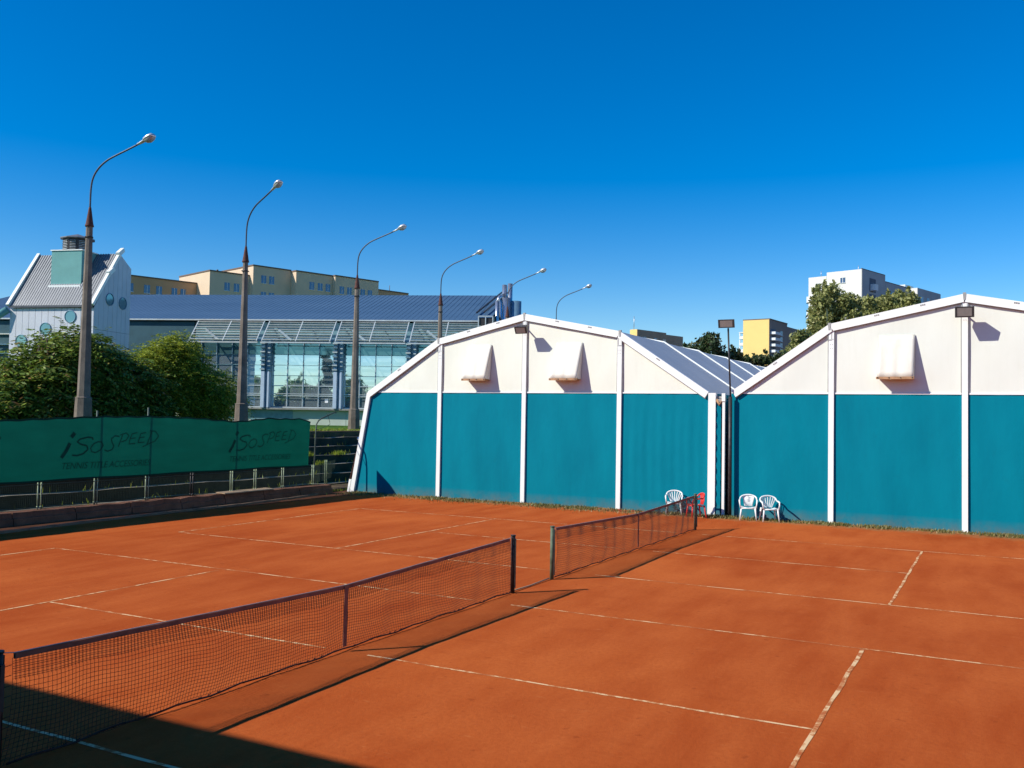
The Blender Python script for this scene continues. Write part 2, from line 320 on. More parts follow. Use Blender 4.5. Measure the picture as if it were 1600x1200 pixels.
# ------------------------------------------------------------------ tennis nets
def netting(parent):
    b = MB(); hw = 4.98; nxs = 222; nz = 21; rg = random.Random(5)
    def P(u, t):     # u -1..1 along, t 0 (bottom) .. 1 (top)
        zt = 1.002 - .125 * (1 - abs(u)); x = u * hw
        gather = .10 * (1 - t) * (1 if abs(u) > .9 else 0) * (abs(u) - .9) / .1
        zb = .035 + .02 * math.sin(u * 9) + .03 * math.exp(-(u * 14) ** 2)
        y = (.075 * math.sin(math.pi * t) ** 1.0 * (.7 + .5 * math.sin(u * 11 + 1)) + .012 * math.sin(u * 47)) * (1 - .7 * math.exp(-(u * 12) ** 2))
        return Vector((x + math.copysign(gather, u), -y, zb + (zt - zb) * t + .012 * math.sin(u * 31 + t * 3) * (1 - t) * t * 4))
    def strand(pts, r):
        vs = []; n = 3
        for i, p in enumerate(pts):
            d = (pts[min(i + 1, len(pts) - 1)] - pts[max(i - 1, 0)]).normalized(); a = Vector((0, 1, 0)); c = d.cross(a).normalized()
            for k in range(n):
                t = 2 * math.pi * k / n; vs.append(p + (a * math.cos(t) + c * math.sin(t)) * r)
        b.add(vs, [(i * n + k, i * n + (k + 1) % n, (i + 1) * n + (k + 1) % n, (i + 1) * n + k) for i in range(len(pts) - 1) for k in range(n)])
    for i in range(nxs + 1):
        u = -1 + 2 * i / nxs; strand([P(u, j / 9) for j in range(10)], .0027)
    for j in range(nz + 1):
        t = j / nz; strand([P(-1 + 2 * i / 90, t) for i in range(91)], .0027)
    for j in range(17, 21):      # doubled netting under the headband
        t = (j + .45) / nz; strand([P(-1 + 2 * i / 90, t) + Vector((0, -.012, 0)) for i in range(91)], .0027)
    for i in range(nxs):
        u = -1 + (2 * i + 1.1) / nxs; strand([P(u, t) + Vector((0, -.012, 0)) for t in (.80, .87, .94, 1)], .0027)
    o = b.build('netting', M['net'], parent); o['kind'] = 'stuff'; return o
def make_net():
    r = empty('tennis_net', (0, 0, 0))
    netting(r)
    b = MB(); vs = []; n = 60
    for i in range(n + 1):
        u = -1 + 2 * i / n; x = u * 4.96; zt = 1.045 - .125 * (1 - abs(u)); w_ = .052
        wv = .006 * math.sin(i * 1.1)
        vs += [(x, -.016 + wv, zt), (x, .016 + wv, zt), (x, .013 + wv, zt - w_), (x, -.013 + wv, zt - w_)]
    fs = [(0, 1, 2, 3), (4 * n + 3, 4 * n + 2, 4 * n + 1, 4 * n)]
    for i in range(n):
        for k in range(4): a = 4 * i + k; c = 4 * i + (k + 1) % 4; fs.append((a, a + 4, c + 4, c))
    b.add(vs, fs); b.build('headband', M['band'], r)
    b = MB(); b.tube([(-5.1, 0, 1.075)] + [(-4.96 + 9.92 * i / 40, 0, 1.051 - .125 * (1 - abs(-1 + i / 20))) for i in range(41)] + [(5.1, 0, 1.075)], .005, 5); b.build('cable', M['cable'], r)
    b = MB(); b.tube([(-5.0 + .25 * i, .0 - .015 * math.sin(i * .8), .03 + .012 * math.sin(i * 1.7)) for i in range(41)], .011, 6)
    for i in range(70): x = -5 + 10 * i / 69; b.tube([(x, -.02, .05), (x + .03, .02, .02), (x + .05, -.01, .045)], .005, 4)
    b.build('bottom_cord', M['net'], r)
    b = MB(); b.obox((0, -.024, .49), (.042, 0, 0), (0, .004, 0), (.006, 0, .42)); b.build('centre_strap', M['band'], r)
    return r
def net_post(r, x, mat, ratchet):
    b = MB(); b.tube([(x, 0, -.02), (x, 0, 1.085)], .042, 12); b.tube([(x, 0, 1.08), (x, 0, 1.10)], .05, 12); p = b.build('net_post', mat, r)
    b = MB(); s = 1 if x > 0 else -1
    b.box(x - .02, x + .02, -.075, -.036, .55, .98) if ratchet else b.box(x - .015, x + .015, -.06, -.038, .1, 1.03); b.build('rail', M['darksteel'], p)
    b = MB(); b.tube([(x - .055 * s, 0, .04), (x - .055 * s, 0, 1.05)], .009, 6)
    for i in range(10): b.tube([(x - .05 * s, 0, .08 + i * .095), (x - .13 * s, -.01, .09 + i * .095)], .0035, 4)
    b.build('lacing', M['net'], r)
netA = make_net(); tag(netA, 'near tennis net, larger in view, running from the shadowed corner to a black post', 'tennis net', 'nets of the two clay courts')
netB = copy_tree(netA); netB.location = (D, 0, 0); tag(netB, 'far tennis net with green posts ending in front of the red chair', 'tennis net', 'nets of the two clay courts')
for x in (-5.12, 5.12):
    net_post(netA, x, M['blackpost'], x < 0); net_post(netB, x, M['greenpost'], False)
b = MB(); b.tube([(5.17, .03, .03), (5.9, .02, .018), (6.8, .03, .03)], .014, 6); tag(b.build('ground_rod', M['board']), 'thin pale rod on the clay between the two net posts', 'rod')

# ------------------------------------------------------------------ kerb, low wall, fence, windscreen
kerb = empty('kerb_edging', (7, 15.6, 0)); struct(kerb)
pts = [(-6, 15.35), (4.9, 15.32), (7.7, 15.62), (11.0, 15.86), (14.4, 15.93), (18.2, 16.35), (20.7, 16.95)]
for (x0, y0), (x1, y1) in zip(pts, pts[1:]):
    n = max(1, round((x1 - x0) / 1.0))
    for i in range(n):
        a = Vector((x0 + (x1 - x0) * i / n, y0 + (y1 - y0) * i / n)); c = Vector((x0 + (x1 - x0) * (i + 1) / n, y0 + (y1 - y0) * (i + 1) / n)); g = (c - a).normalized() * .006
        j = random.uniform(-.008, .008); q = MB(); q.bar((a.x + g.x, a.y + g.y + j, .02 + j), (c.x - g.x, c.y - g.y + j, .022 - j), .09, .09); q.build('kerb_stone', M['kerb'], kerb, True)
wall = empty('low_wall', (7, 16.8, 0)); tag(wall, 'long low crumbling concrete wall carrying the green screened fence', 'wall')
x = -6.0
while x < 20.0:
    L = 2.04; b = MB(); h = .36; n = 6; vs = []
    for i in range(n + 1):
        xx = x + (L - .03) * i / n; e = .012 * math.sin(xx * 5) + .015 * math.sin(xx * 13 + 1)
        vs += [(xx, 16.62 + e, -.04), (xx, 16.64 + e * .7, .19 + e), (xx, 16.70 + e, .205 + e), (xx, 16.71 + e * .5, h + e * .8), (xx, 17.10, h + e * .5), (xx, 17.10, -.04)]
    fs = []
    for i in range(n):
        for k in range(6): a = 6 * i + k; c = 6 * i + (k + 1) % 6; fs.append((a, a + 6, c + 6, c))
    fs += [(5, 4, 3, 2, 1, 0), tuple(6 * n + k for k in range(6))]
    b.add(vs, fs); b.build('wall_section', M['concrete'], wall, True); x += L
FY = 17.0
fence = empty('wire_fence', (7, FY, .36)); tag(fence, 'low wire mesh fence with pale green double posts along the court edge', 'fence')
posts = [-4.4, -2.45, -.5, 1.45, 3.4, 5.3, 7.26, 9.19, 11.17, 13.11, 15.02, 16.25, 17.79, 19.62]
def wire_panel(x0, x1, y, z0, z1, par):
    b = MB(); s = .06; z = z0
    while z <= z1: b.box(x0, x1, y - .002, y + .002, z - .0022, z + .0027); z += s
    xx = x0
    while xx <= x1: b.box(xx - .0022, xx + .0022, y - .0025, y + .0025, z0, z1); xx += s
    o = b.build('wire_mesh', M['wire'], par, True); o['kind'] = 'stuff'
    b = MB(); b.box(x0, x1, y - .012, y + .012, z1, z1 + .025); b.box(x0, x1, y - .012, y + .012, z0 - .028, z0 - .003); b.build('rail', M['wire'], par, True)
for i, px in enumerate(posts):
    for dx in (-.055, .055):
        b = MB(); b.tube([(px + dx, FY, .34), (px + dx, FY, 1.22)], .021, 8)
        for z in (.42, 1.08): b.tube([(px + dx, FY, z), (px + dx, FY, z + .04)], .03, 8)
        b.build('post', M['fpost'] if i != 9 else M['darksteel'], fence, True)
    if i + 1 < len(posts): wire_panel(px + .085, posts[i + 1] - .085, FY, .43, 1.09, fence)
for px, zt in ((-.45, 3.3), (3.45, 3.3), (9.19, 3.32), (11.17, 3.45), (15.08, 3.05)):
    b = MB(); b.tube([(px, FY + .045, .34), (px, FY + .045, zt)], .028, 8); b.build('tall_post', M['fpole'], fence, True)
b = MB(); b.tube([(19.72, FY + .05, .3), (19.80, FY + .05, 2.6), (19.84, FY + .05, 2.92), (19.93, FY + .02, 3.06), (20.10, FY, 3.15), (20.45, FY - .05, 3.28), (20.83, FY - .1, 3.42), (20.92, FY - .1, 3.40)], .03, 8); b.build('bent_post', M['fpole'], fence, True)
b = MB(); b.tube([(20.42, FY - .05, 3.33), (20.56, FY - .05, 3.02), (20.60, FY - .05, 2.90), (20.1, FY, 2.74), (19.84, FY + .04, 2.66)], .011, 5); b.tube([(20.35, FY - .05, 3.36), (20.48, FY - .05, 3.22)], .009, 4); b.build('wire_bracket', M['fpole'], fence, True)
# far return of the fence towards the tent
for px, py in ((22.3, 18.5),):
    for dx in (-.06, .06): b = MB(); b.tube([(px + dx, py, .1), (px + dx, py, 1.28)], .022, 8); b.build('post', M['fpost'], fence, True)
b = MB()
p0, p1 = Vector((19.8, FY + .05)), Vector((24.2, 19.5))
for k in range(12): z = .45 + .065 * k; b.bar((p0.x, p0.y, z), (p1.x, p1.y, z), .004, .004)
for k in range(70): q = p0.lerp(p1, k / 69); b.bar((q.x, q.y, .42), (q.x, q.y, 1.2), .004, .004, (1, 0, 0))
o = b.build('wire_mesh', M['wire'], fence, True); o['kind'] = 'stuff'

# windscreen cloth
tops = [(-3, 3.05), (2, 3.08), (5.95, 3.00), (7.3, 3.06), (9.2, 3.14), (11.2, 3.16), (13.2, 3.12), (14.6, 3.03), (15.1, 3.0), (16.0, 3.06), (16.8, 3.14), (17.6, 3.12), (18.6, 3.13), (19.1, 3.08), (19.42, 2.97)]
def topz(x):
    for (a, za), (c, zc) in zip(tops, tops[1:]):
        if a <= x <= c: return za + (zc - za) * (x - a) / (c - a)
    return 3
def cloth_y(x, t): return FY - .045 - .018 * math.sin(x * 2.1 + t * 1.5) - .010 * math.sin(x * 6.3 + t * 4) * t
ws = MB(); n = 230; mz = 14
for i in range(n + 1):
    x = -3 + 22.35 * i / n
    for j in range(mz + 1):
        t = j / mz; zb = 1.19 + .012 * math.sin(x * 1.6); zt = topz(x) + .012 * math.sin(x * 7.5)
        ws.v.append((x - (.10 * (1 - t) if i == n else 0), cloth_y(x, t), zb + (zt - zb) * t))
for i in range(n):
    for j in range(mz): a = i * (mz + 1) + j; ws.f.append((a, a + mz + 1, a + mz + 2, a + 1)); ws.sm.append(True)
scr = empty('windscreen', (8, FY - .045, 1.2)); tag(scr, 'long dark green windscreen cloth printed with logo lettering, hung on the fence', 'windscreen')
ws.build('cloth', M['screen'], scr, True)
def hemline(zf, nm):
    b = MB(); vs = []
    for i in range(n + 1):
        x = -3 + 22.35 * i / n; z = zf(x); y = cloth_y(x, 0 if nm == 'bottom_hem' else 1) - .007
        vs += [(x, y, z), (x, y, z + .055)]
    b.add(vs, [(2 * i, 2 * i + 2, 2 * i + 3, 2 * i + 1) for i in range(n)]); b.build(nm, M['hem'], scr, True)
hemline(lambda x: 1.178 + .012 * math.sin(x * 1.6), 'bottom_hem'); hemline(lambda x: topz(x) + .012 * math.sin(x * 7.5) - .045, 'top_hem')
strokes = [([(235, 520), (290, 430), (332, 335)], 46), ([(345, 262), (385, 205)], 50),
    ([(600, 300), (598, 270), (540, 262), (450, 285), (415, 320), (460, 352), (530, 372), (545, 420), (490, 475), (420, 497), (360, 488)], 20),
    ([(715, 330), (670, 322), (610, 350), (575, 405), (590, 450), (640, 465), (700, 430), (735, 375), (715, 330)], 15),
    ([(945, 258), (885, 248), (835, 285), (845, 335), (872, 385), (850, 430), (795, 452), (750, 432)], 16),
    ([(990, 240), (930, 395)], 15), ([(955, 240), (1040, 212), (1078, 250), (1040, 310), (970, 332)], 14),
    ([(1190, 208), (1120, 225), (1092, 300), (1080, 362), (1165, 358)], 14), ([(1095, 292), (1170, 280)], 12),
    ([(1312, 208), (1240, 220), (1218, 290), (1202, 347), (1292, 340)], 14), ([(1215, 282), (1290, 270)], 12),
    ([(1398, 190), (1330, 370)], 15), ([(1365, 185), (1440, 192), (1490, 260), (1440, 330), (1360, 362), (1265, 405)], 14)]
def logo(x0, k=1.0):
    b = MB()
    def m(p):
        u, v = p[0] / 8, p[1] / 8; x = x0 + (u - 27) * .0232 * k; z = 3.12 - v * .0193; return x, z
    for pl, wd in strokes:
        fine = []
        for a, c in zip(pl, pl[1:]):
            q = max(2, int(math.dist(a, c) / 16))
            for i in range(q): fine.append((a[0] + (c[0] - a[0]) * i / q, a[1] + (c[1] - a[1]) * i / q))
        fine.append(pl[-1]); vs = []
        for i, p in enumerate(fine):
            x, z = m(p); xa, za = m(fine[max(0, i - 1)]); xb, zb = m(fine[min(len(fine) - 1, i + 1)]); d = Vector((xb - xa, zb - za)).normalized(); h = wd / 8 * .0205 / 2
            t = (z - 1.2) / 1.9; y = cloth_y(x, t) - .006
            vs += [(x - d.y * h, y, z + d.x * h), (x + d.y * h, y, z - d.x * h)]
        b.add(vs, [(2 * i, 2 * i + 1, 2 * i + 3, 2 * i + 2) for i in range(len(fine) - 1)])
    b.build('logo_print', M['print'], scr, True)
    cu = bpy.data.curves.new('t', 'FONT'); cu.body = 'TENNIS TITLE ACCESSORIES'; cu.size = .285; cu.shear = .25; cu.space_character = .97
    to = bpy.data.objects.new('t', cu); col.objects.link(to); bpy.context.view_layer.update()
    me = bpy.data.meshes.new_from_object(to.evaluated_get(bpy.context.evaluated_depsgraph_get())); bpy.data.objects.remove(to)
    wd = max(v.co.x for v in me.vertices); sx = 3.35 / wd * k
    for v in me.vertices:
        X = x0 + .05 + v.co.x * sx; Z = 1.52 + v.co.y; v.co = (X, cloth_y(X, (Z - 1.2) / 1.9) - .006, Z)
    inv = abs_matrix(scr).inverted(); me.transform(inv)
    me.materials.clear(); me.materials.append(M['print']); me.name = 'small_print'; o = bpy.data.objects.new('small_print', me); col.objects.link(o); o.parent = scr
for x0 in (2.25, 7.86, 14.75): logo(x0)

pl = MB(); pl.obox((15.6, 16.82, .405), (1.35, .05, 0), (-.02, .2, .01), (0, 0, .02)); tag(pl.build('wooden_board', M['board'], bevel=.004), 'pale weathered board lying on the low wall under the screen', 'board')

# ------------------------------------------------------------------ tents
TX = 21.38; TE = 21.44 + 5 * 8
def flap(parent, y0, y1, skew, zt=6.2, zb=4.83, d=.46):
    xb = TX - d; b = MB(); n = 12; m_ = 8; vs = []
    for j in range(m_ + 1):
        t = j / m_
        for i in range(n + 1):
            s = i / n; y = y0 + (y1 - y0) * s + skew * t; r = .012 * math.sin(s * 17 + 1) * t + .008 * math.sin(s * 31) * t
            vs.append((TX - .012 - (d - .012) * t ** .95 - r, y, zt + (zb - zt) * t))
    fs = [(j * (n + 1) + i, j * (n + 1) + i + 1, (j + 1) * (n + 1) + i + 1, (j + 1) * (n + 1) + i) for j in range(m_) for i in range(n)]
    b.add(vs, fs, True); f = b.build('vent_flap', M['flap'], parent, True)
    sd = f.modifiers.new('thick', 'SOLIDIFY'); sd.thickness = .008; sd.offset = -1
    for y, yt in ((y0, y0 + skew), (y1, y1 + skew)):
        s = .004 if y == y0 else -.004
        q = MB(); q.prism([(TX - .012, y + s, zt - .01), (TX - .012, yt + s, zb - .02), (xb + .012, yt + s, zb + .01)], (0, s, 0)); q.build('flap_side', M['flap'], f, False) if False else q.build('flap_side', M['flap'], f, True)
    q = MB(); ya, yb = sorted((y0 + skew, y1 + skew)); q.box(xb - .02, xb + .016, ya - .03, yb + .03, zb - .075, zb + .005); q.box(xb + .017, TX - .02, ya, yb, zb - .05, zb - .03); q.build('flap_rail', M['rust'], f, True)
    q = MB()
    for i in range(4): yy = yb - .02 - (yb - ya - .04) * i / 3; q.tube([(xb - .034, yy, zb - .03), (xb - .012, yy, zb - .03)], .022, 8)
    q.build('flap_stud', M['darksteel'], f, True)
def tent(name, prof, uprights, label, flaps, fab, curtain=None):
    # prof: outline (y,z) from the left foot over the ridge to the right foot
    t = empty(name, (TX, prof[3][0], 0)); tag(t, label, 'tent', 'sports tents side by side')
    footL, eL, kL, rg_, kR, eR, footR = prof
    def zroof(y):
        pr = [eL, kL, rg_, kR, eR]
        for (ya, za), (yb, zb) in zip(pr, pr[1:]):
            if yb <= y <= ya: return za + (zb - za) * (y - ya) / (yb - ya)
        return 4.3
    ys_ = [footL[0]] + uprights + [footR[0]]
    ZT = 4.30
    for k in range(len(ys_) - 1):
        ya, yb = ys_[k], ys_[k + 1]; b = MB(); nY, nZ = (60, 12); cur = (curtain == k)
        for i in range(nY + 1):
            for j in range(nZ + 1):
                tz = j / nZ; z = -.02 + (ZT + .02) * tz
                a0, b0 = ya, yb
                if k == 0: a0 = footL[0] + (eL[0] - footL[0]) * tz
                if k == len(ys_) - 2 and footR[0] != eR[0]: b0 = footR[0] + (eR[0] - footR[0]) * tz
                y = a0 + (b0 - a0) * i / nY; s = i / nY
                r = .018 * math.sin(math.pi * s) * math.sin(math.pi * tz) * math.sin(s * 9 + k) + .006 * math.sin(s * 23 + tz * 5)
                if cur: r = .0045 * math.sin(s * 61 + 1.2 * math.sin(tz * 3)) * (.35 + .65 * math.sin(math.pi * min(1, tz * 1.1))) + .006 * math.sin(s * 23)
                b.v.append((TX + .012 + r, y, z))
        for i in range(nY):
            for j in range(nZ): a = i * (nZ + 1) + j; b.f.append((a, a + nZ + 1, a + nZ + 2, a + 1)); b.sm.append(True)
        b.build('teal_panel', M['teal'], t, True)
        # upper white fabric
        ya2, yb2 = (eL[0] if k == 0 else ya), (eR[0] if k == len(ys_) - 2 else yb)
        cols = 24; b = MB()
        for i in range(cols + 1):
            y = ya2 + (yb2 - ya2) * i / cols; zr = zroof(y) - .02
            for j in range(9): z = ZT + .001 + (zr - ZT) * j / 8; b.v.append((TX + .014 + .006 * math.sin(y * 3 + z * 2), y, z))
        for i in range(cols):
            for j in range(8): a = i * 9 + j; b.f.append((a, a + 9, a + 10, a + 1)); b.sm.append(True)
        b.build('gable_panel', fab, t, True)
        b = MB(); b.box(TX - .015, TX + .004, yb2 + .1, ya2 - .1 - (.15 if k == 0 else 0), ZT - .015, ZT + .035); b.build('joint_strip', M['beam'], t, True)
    for y in uprights:
        zr = zroof(y) - .2
        b = MB(); b.box(TX - .06, TX + .02, y - .085, y + .085, -.02, zr); up = b.build('upright', M['beam'], t, True)
        b = MB(); b.box(TX - .035, TX + .015, y - .118, y - .087, ZT + .05, zr); b.box(TX - .035, TX + .015, y + .087, y + .118, ZT + .05, zr); b.build('keder_rail', M['greytrim'], up, True)
        b = MB(); b.box(TX - .064, TX - .0605, y - .075, y + .075, zr - .33, zr - .315); b.box(TX - .064, TX - .0605, y - .075, y + .075, zr - .02, zr - .005)
        for dz in (-.5, -.62):
            for dy in (-.03, .03): b.tube([(TX - .068, y + dy, zr + dz), (TX - .058, y + dy, zr + dz)], .012, 6)
        b.build('bolt_plate', M['greytrim'], up, True)
    # gable beams
    segs = [(eL, kL), (kL, rg_), (rg_, kR), (kR, eR)]
    for i, (a, c) in enumerate(segs):
        A, C_ = Vector((0, *a)), Vector((0, *c)); d = (C_ - A).normalized(); nrm = Vector((0, d.z, -d.y)); nrm = nrm if nrm.z < 0 else -nrm
        wd = .25; poly = [(TX - .10, *(A + d * .03).yz), (TX - .10, *(C_ - d * .03).yz), (TX - .10, *(C_ - d * .03 + nrm * wd).yz), (TX - .10, *(A + d * .03 + nrm * wd).yz)]
        b = MB(); b.prism(poly, (.15, 0, 0)); bm_ = b.build('gable_beam', M['beam'], t, True)
        b = MB(); A2 = A + nrm * (wd + .012); C2 = C_ + nrm * (wd + .012); b.bar((TX - .02, A2.y, A2.z), (TX - .02, C2.y, C2.z), .03, .03, (1, 0, 0)); b.build('keder_rail', M['greytrim'], bm_, True)
        fr = (.36, .7) if 0 < i < 3 else (.45,)
        for f_ in fr:
            q = A.lerp(C_, f_) + nrm * .06; b = MB()
            for s in (-.055, 0, .055): b.obox((TX - .105, q.y + d.y * s, q.z + d.z * s), (.006, 0, 0), tuple(d * .02), tuple(nrm * .022))
            b.build('beam_clip', M['greytrim'], bm_, True)
    for (y, z) in (kL, rg_, kR):
        b = MB(); b.prism([(TX - .112, y - .05, z + .035), (TX - .112, y + .05, z + .035), (TX - .112, y + .03, z - .2), (TX - .112, y - .03, z - .2)], (.1, 0, 0))
        b.box(TX - .07, TX - .05, y - .075, y - .06, z - .5, z - .22); b.box(TX - .07, TX - .05, y + .06, y + .075, z - .5, z - .22); b.box(TX - .07, TX - .05, y - .08, y + .08, z - .55, z - .535); b.build('joint_plate', M['greytrim'], t, True)
    # legs
    for i, (f_, e_) in enumerate(((footL, eL), (footR, eR))):
        if i == 0 and footL[0] < 1: continue
        dy = -.1 if i == 0 else .1
        if i == 1: f_ = (f_[0] - .2, f_[1]); e_ = (e_[0] - .2, e_[1]); dy = .13
        b = MB(); b.prism([(TX - .09, f_[0] - dy * .2, -.03), (TX - .09, f_[0] + dy * 1.8, -.03), (TX - .09, e_[0] + dy * 1.8, e_[1] - .02), (TX - .09, e_[0] - dy * .2, e_[1] - .02)], (.2, 0, 0)); b.build('leg', M['beam'], t, True)
    # roof and side fabric, one sheet per bay
    for q in range(8):
        x0 = TX + .06 + 5 * q; x1 = x0 + 5
        for i, (a, c) in enumerate(((footL, eL), (eL, kL), (kL, rg_), (rg_, kR), (kR, eR), (eR, footR))):
            b = MB(); vs = []; nn = 8
            for u in range(nn + 1):
                sag = .035 * math.sin(math.pi * u / nn)
                for v_ in range(nn + 1):
                    s = v_ / nn; y = a[0] + (c[0] - a[0]) * s; z = a[1] + (c[1] - a[1]) * s
                    vs.append((x0 + (x1 - x0) * u / nn, y, z - sag * math.sin(math.pi * s) - .02 - (.05 if i in (0, 5) else 0) * 0))
            b.add(vs, [(u * (nn + 1) + v_, (u + 1) * (nn + 1) + v_, (u + 1) * (nn + 1) + v_ + 1, u * (nn + 1) + v_ + 1) for u in range(nn) for v_ in range(nn)], True)
            b.build('side_panel' if i in (0, 5) else 'roof_panel', M['teal'] if i in (0, 5) else M['roofpvc'], t, True)
        if q:
            b = MB()
            for a, c in segs: b.bar((x0, a[0], a[1] + .01), (x0, c[0], c[1] + .01), .09, .05, (0, 0, 1))
            b.build('frame_strip', M['beam'], t, True)
    for fl in flaps: flap(t, *fl)
    return t
T1 = [(16.36, 0), (15.56, 4.30), (12.04, 6.49), (8.12, 7.37), (4.15, 6.58), (.78, 4.33), (.78, 0)]
T2 = [(.06, 0), (.02, 4.36), (-3.24, 6.61), (-7.26, 7.43), (-11.25, 6.61), (-14.75, 4.32), (-15.5, 0)]
t1 = tent('sports_tent', T1, [11.96, 8.10, 4.16], 'teal and white sports tent on the left with two open vent flaps', [(10.60, 9.58, .06), (6.74, 5.66, .07)], M['pvc'], curtain=3)
t2 = tent('sports_tent', T2, [-3.30, -7.27, -11.25], 'teal and white sports tent on the right with one open vent flap', [(-4.78, -5.84, .02)], M['pvc2'])
# strip, gutter and drain pipe between and beside the tents
b = MB(); n = 60
for i in range(n + 1):
    z = 3.95 * i / n; vs = [(TX - .04 + .02 * math.sin(z * 16 + dy * 25), .56 - dy, z) for dy in (0, .06, .12, .19)]; b.v += vs
for i in range(n):
    for k in range(3): a = 4 * i + k; b.f.append((a, a + 1, a + 5, a + 4)); b.sm.append(True)
b.build('filler_strip', M['teal'], t1, True)
b = MB(); b.box(TX - .05, TX + .08, .235, .325, -.02, 4.02); b.box(TX - .08, TX + .1, .22, .34, 4.02, 4.3); b.build('side_post', M['beam'], t2, True)
b = MB(); b.box(TX + .02, TX + 38, .25, .6, 4.12, 4.2); b.box(TX - .03, TX + .018, .345, .53, 4.0, 4.1); b.build('gutter', M['greytrim'], t1, True)
b = MB(); b.tube([(TX - .02, .53, 4.08), (TX - .06, .43, 3.9), (TX - .02, .34, 4.05)], .05, 8); b.build('gutter_elbow', M['rust'], t1, True)
b = MB(); b.tube([(TX + .1, 16.5, .55), (TX + .1, 16.02, 2.28)], .032, 8); b.build('side_tube', M['rustcone'], t1, True)
b = MB(); b.tube([(TX + .05, 16.1, 2.3), (TX + .1, 15.92, 2.33)], .07, 8); b.obox((TX + .08, 16.50, .28), (.06, 0, 0), (0, .045, 0), (0, -.05, .28)); b.build('tube_cap', M['beam'], t1, True)

# floodlights
def flood_head(b, c, w_=.27, h=.15, dp=.17, tilt=.35):
    c = Vector(c); fx = Vector((-math.cos(tilt), 0, -math.sin(tilt))); fz = Vector((-math.sin(tilt), 0, math.cos(tilt))); fy = Vector((0, 1, 0))
    f = [c + fx * dp + s * fy * w_ + t_ * fz * h for s, t_ in ((-1, -1), (1, -1), (1, 1), (-1, 1))]; k = [c - fx * dp + s * fy * w_ * .62 + t_ * fz * h * .6 for s, t_ in ((-1, -1), (1, -1), (1, 1), (-1, 1))]
    b.add(f + k, [(0, 1, 2, 3), (7, 6, 5, 4), (0, 4, 5, 1), (1, 5, 6, 2), (2, 6, 7, 3), (3, 7, 4, 0)])
    return f, fx
def flood(name, c, mount, label, w_=.26, h=.15, grp='floodlights on the tent gables', tilt=.35):
    e = empty(name, mount); tag(e, label, 'floodlight', grp); b = MB(); f, fx = flood_head(b, c, w_, h, tilt=tilt); b.build('housing', M['darksteel'], e, True, bevel=.012)
    b = MB(); g = [(p - Vector(c) - fx * .17) * .74 + Vector(c) + fx * .178 for p in f]; b.add(g, [(0, 1, 2, 3)]); b.build('lamp_glass', M['lampglass'], e, True)
    return e
e = flood('gable_floodlight', (TX - .58, 7.94, 6.74), (TX, 8.1, 6.9), 'small black floodlight under the ridge of the left tent', tilt=.5)
b = MB(); b.bar((TX - .06, 8.1, 6.86), (TX - .42, 7.97, 6.74), .05, .03); b.build('bracket', M['darksteel'], e, True)
e = flood('gable_floodlight', (TX - .55, -7.28, 6.82), (TX, -7.2, 6.9), 'black box floodlight under the peak of the right tent', .27, .17, tilt=.2)
b = MB(); b.bar((TX - .06, -7.2, 6.86), (TX - .4, -7.28, 6.82), .05, .03); b.build('bracket', M['darksteel'], e, True)
e = empty('floodlight_pole', (21.2, .02, 0)); tag(e, 'tall thin dark pole with a box floodlight standing between the two tents', 'light pole')
b = MB(); b.tube([(21.2, .0, -.02), (21.2, .01, 4.18)], .065, 12); b.tube([(21.2, .01, 4.18), (21.2, .11, 6.56)], .03, 10); b.build('pole', M['darksteel'], e, True)
b = MB(); f, fx = flood_head(b, (21.18, .13, 6.74), .29, .15, tilt=.25); b.build('housing', M['darksteel'], e, True, bevel=.012)
b = MB(); g = [(p - Vector((21.18, .13, 6.74)) - fx * .17) * .74 + Vector((21.18, .13, 6.74)) + fx * .178 for p in f]; b.add(g, [(0, 1, 2, 3)]); b.build('lamp_glass', M['lampglass'], e, True)
b = MB(); b.tube([(TX, -3.15, 6.6), (TX, -3.15, 7.12)], .012, 6); tag(b.build('antenna', M['greenpost']), 'thin green rod standing up from the corner of the right tent roof', 'rod')

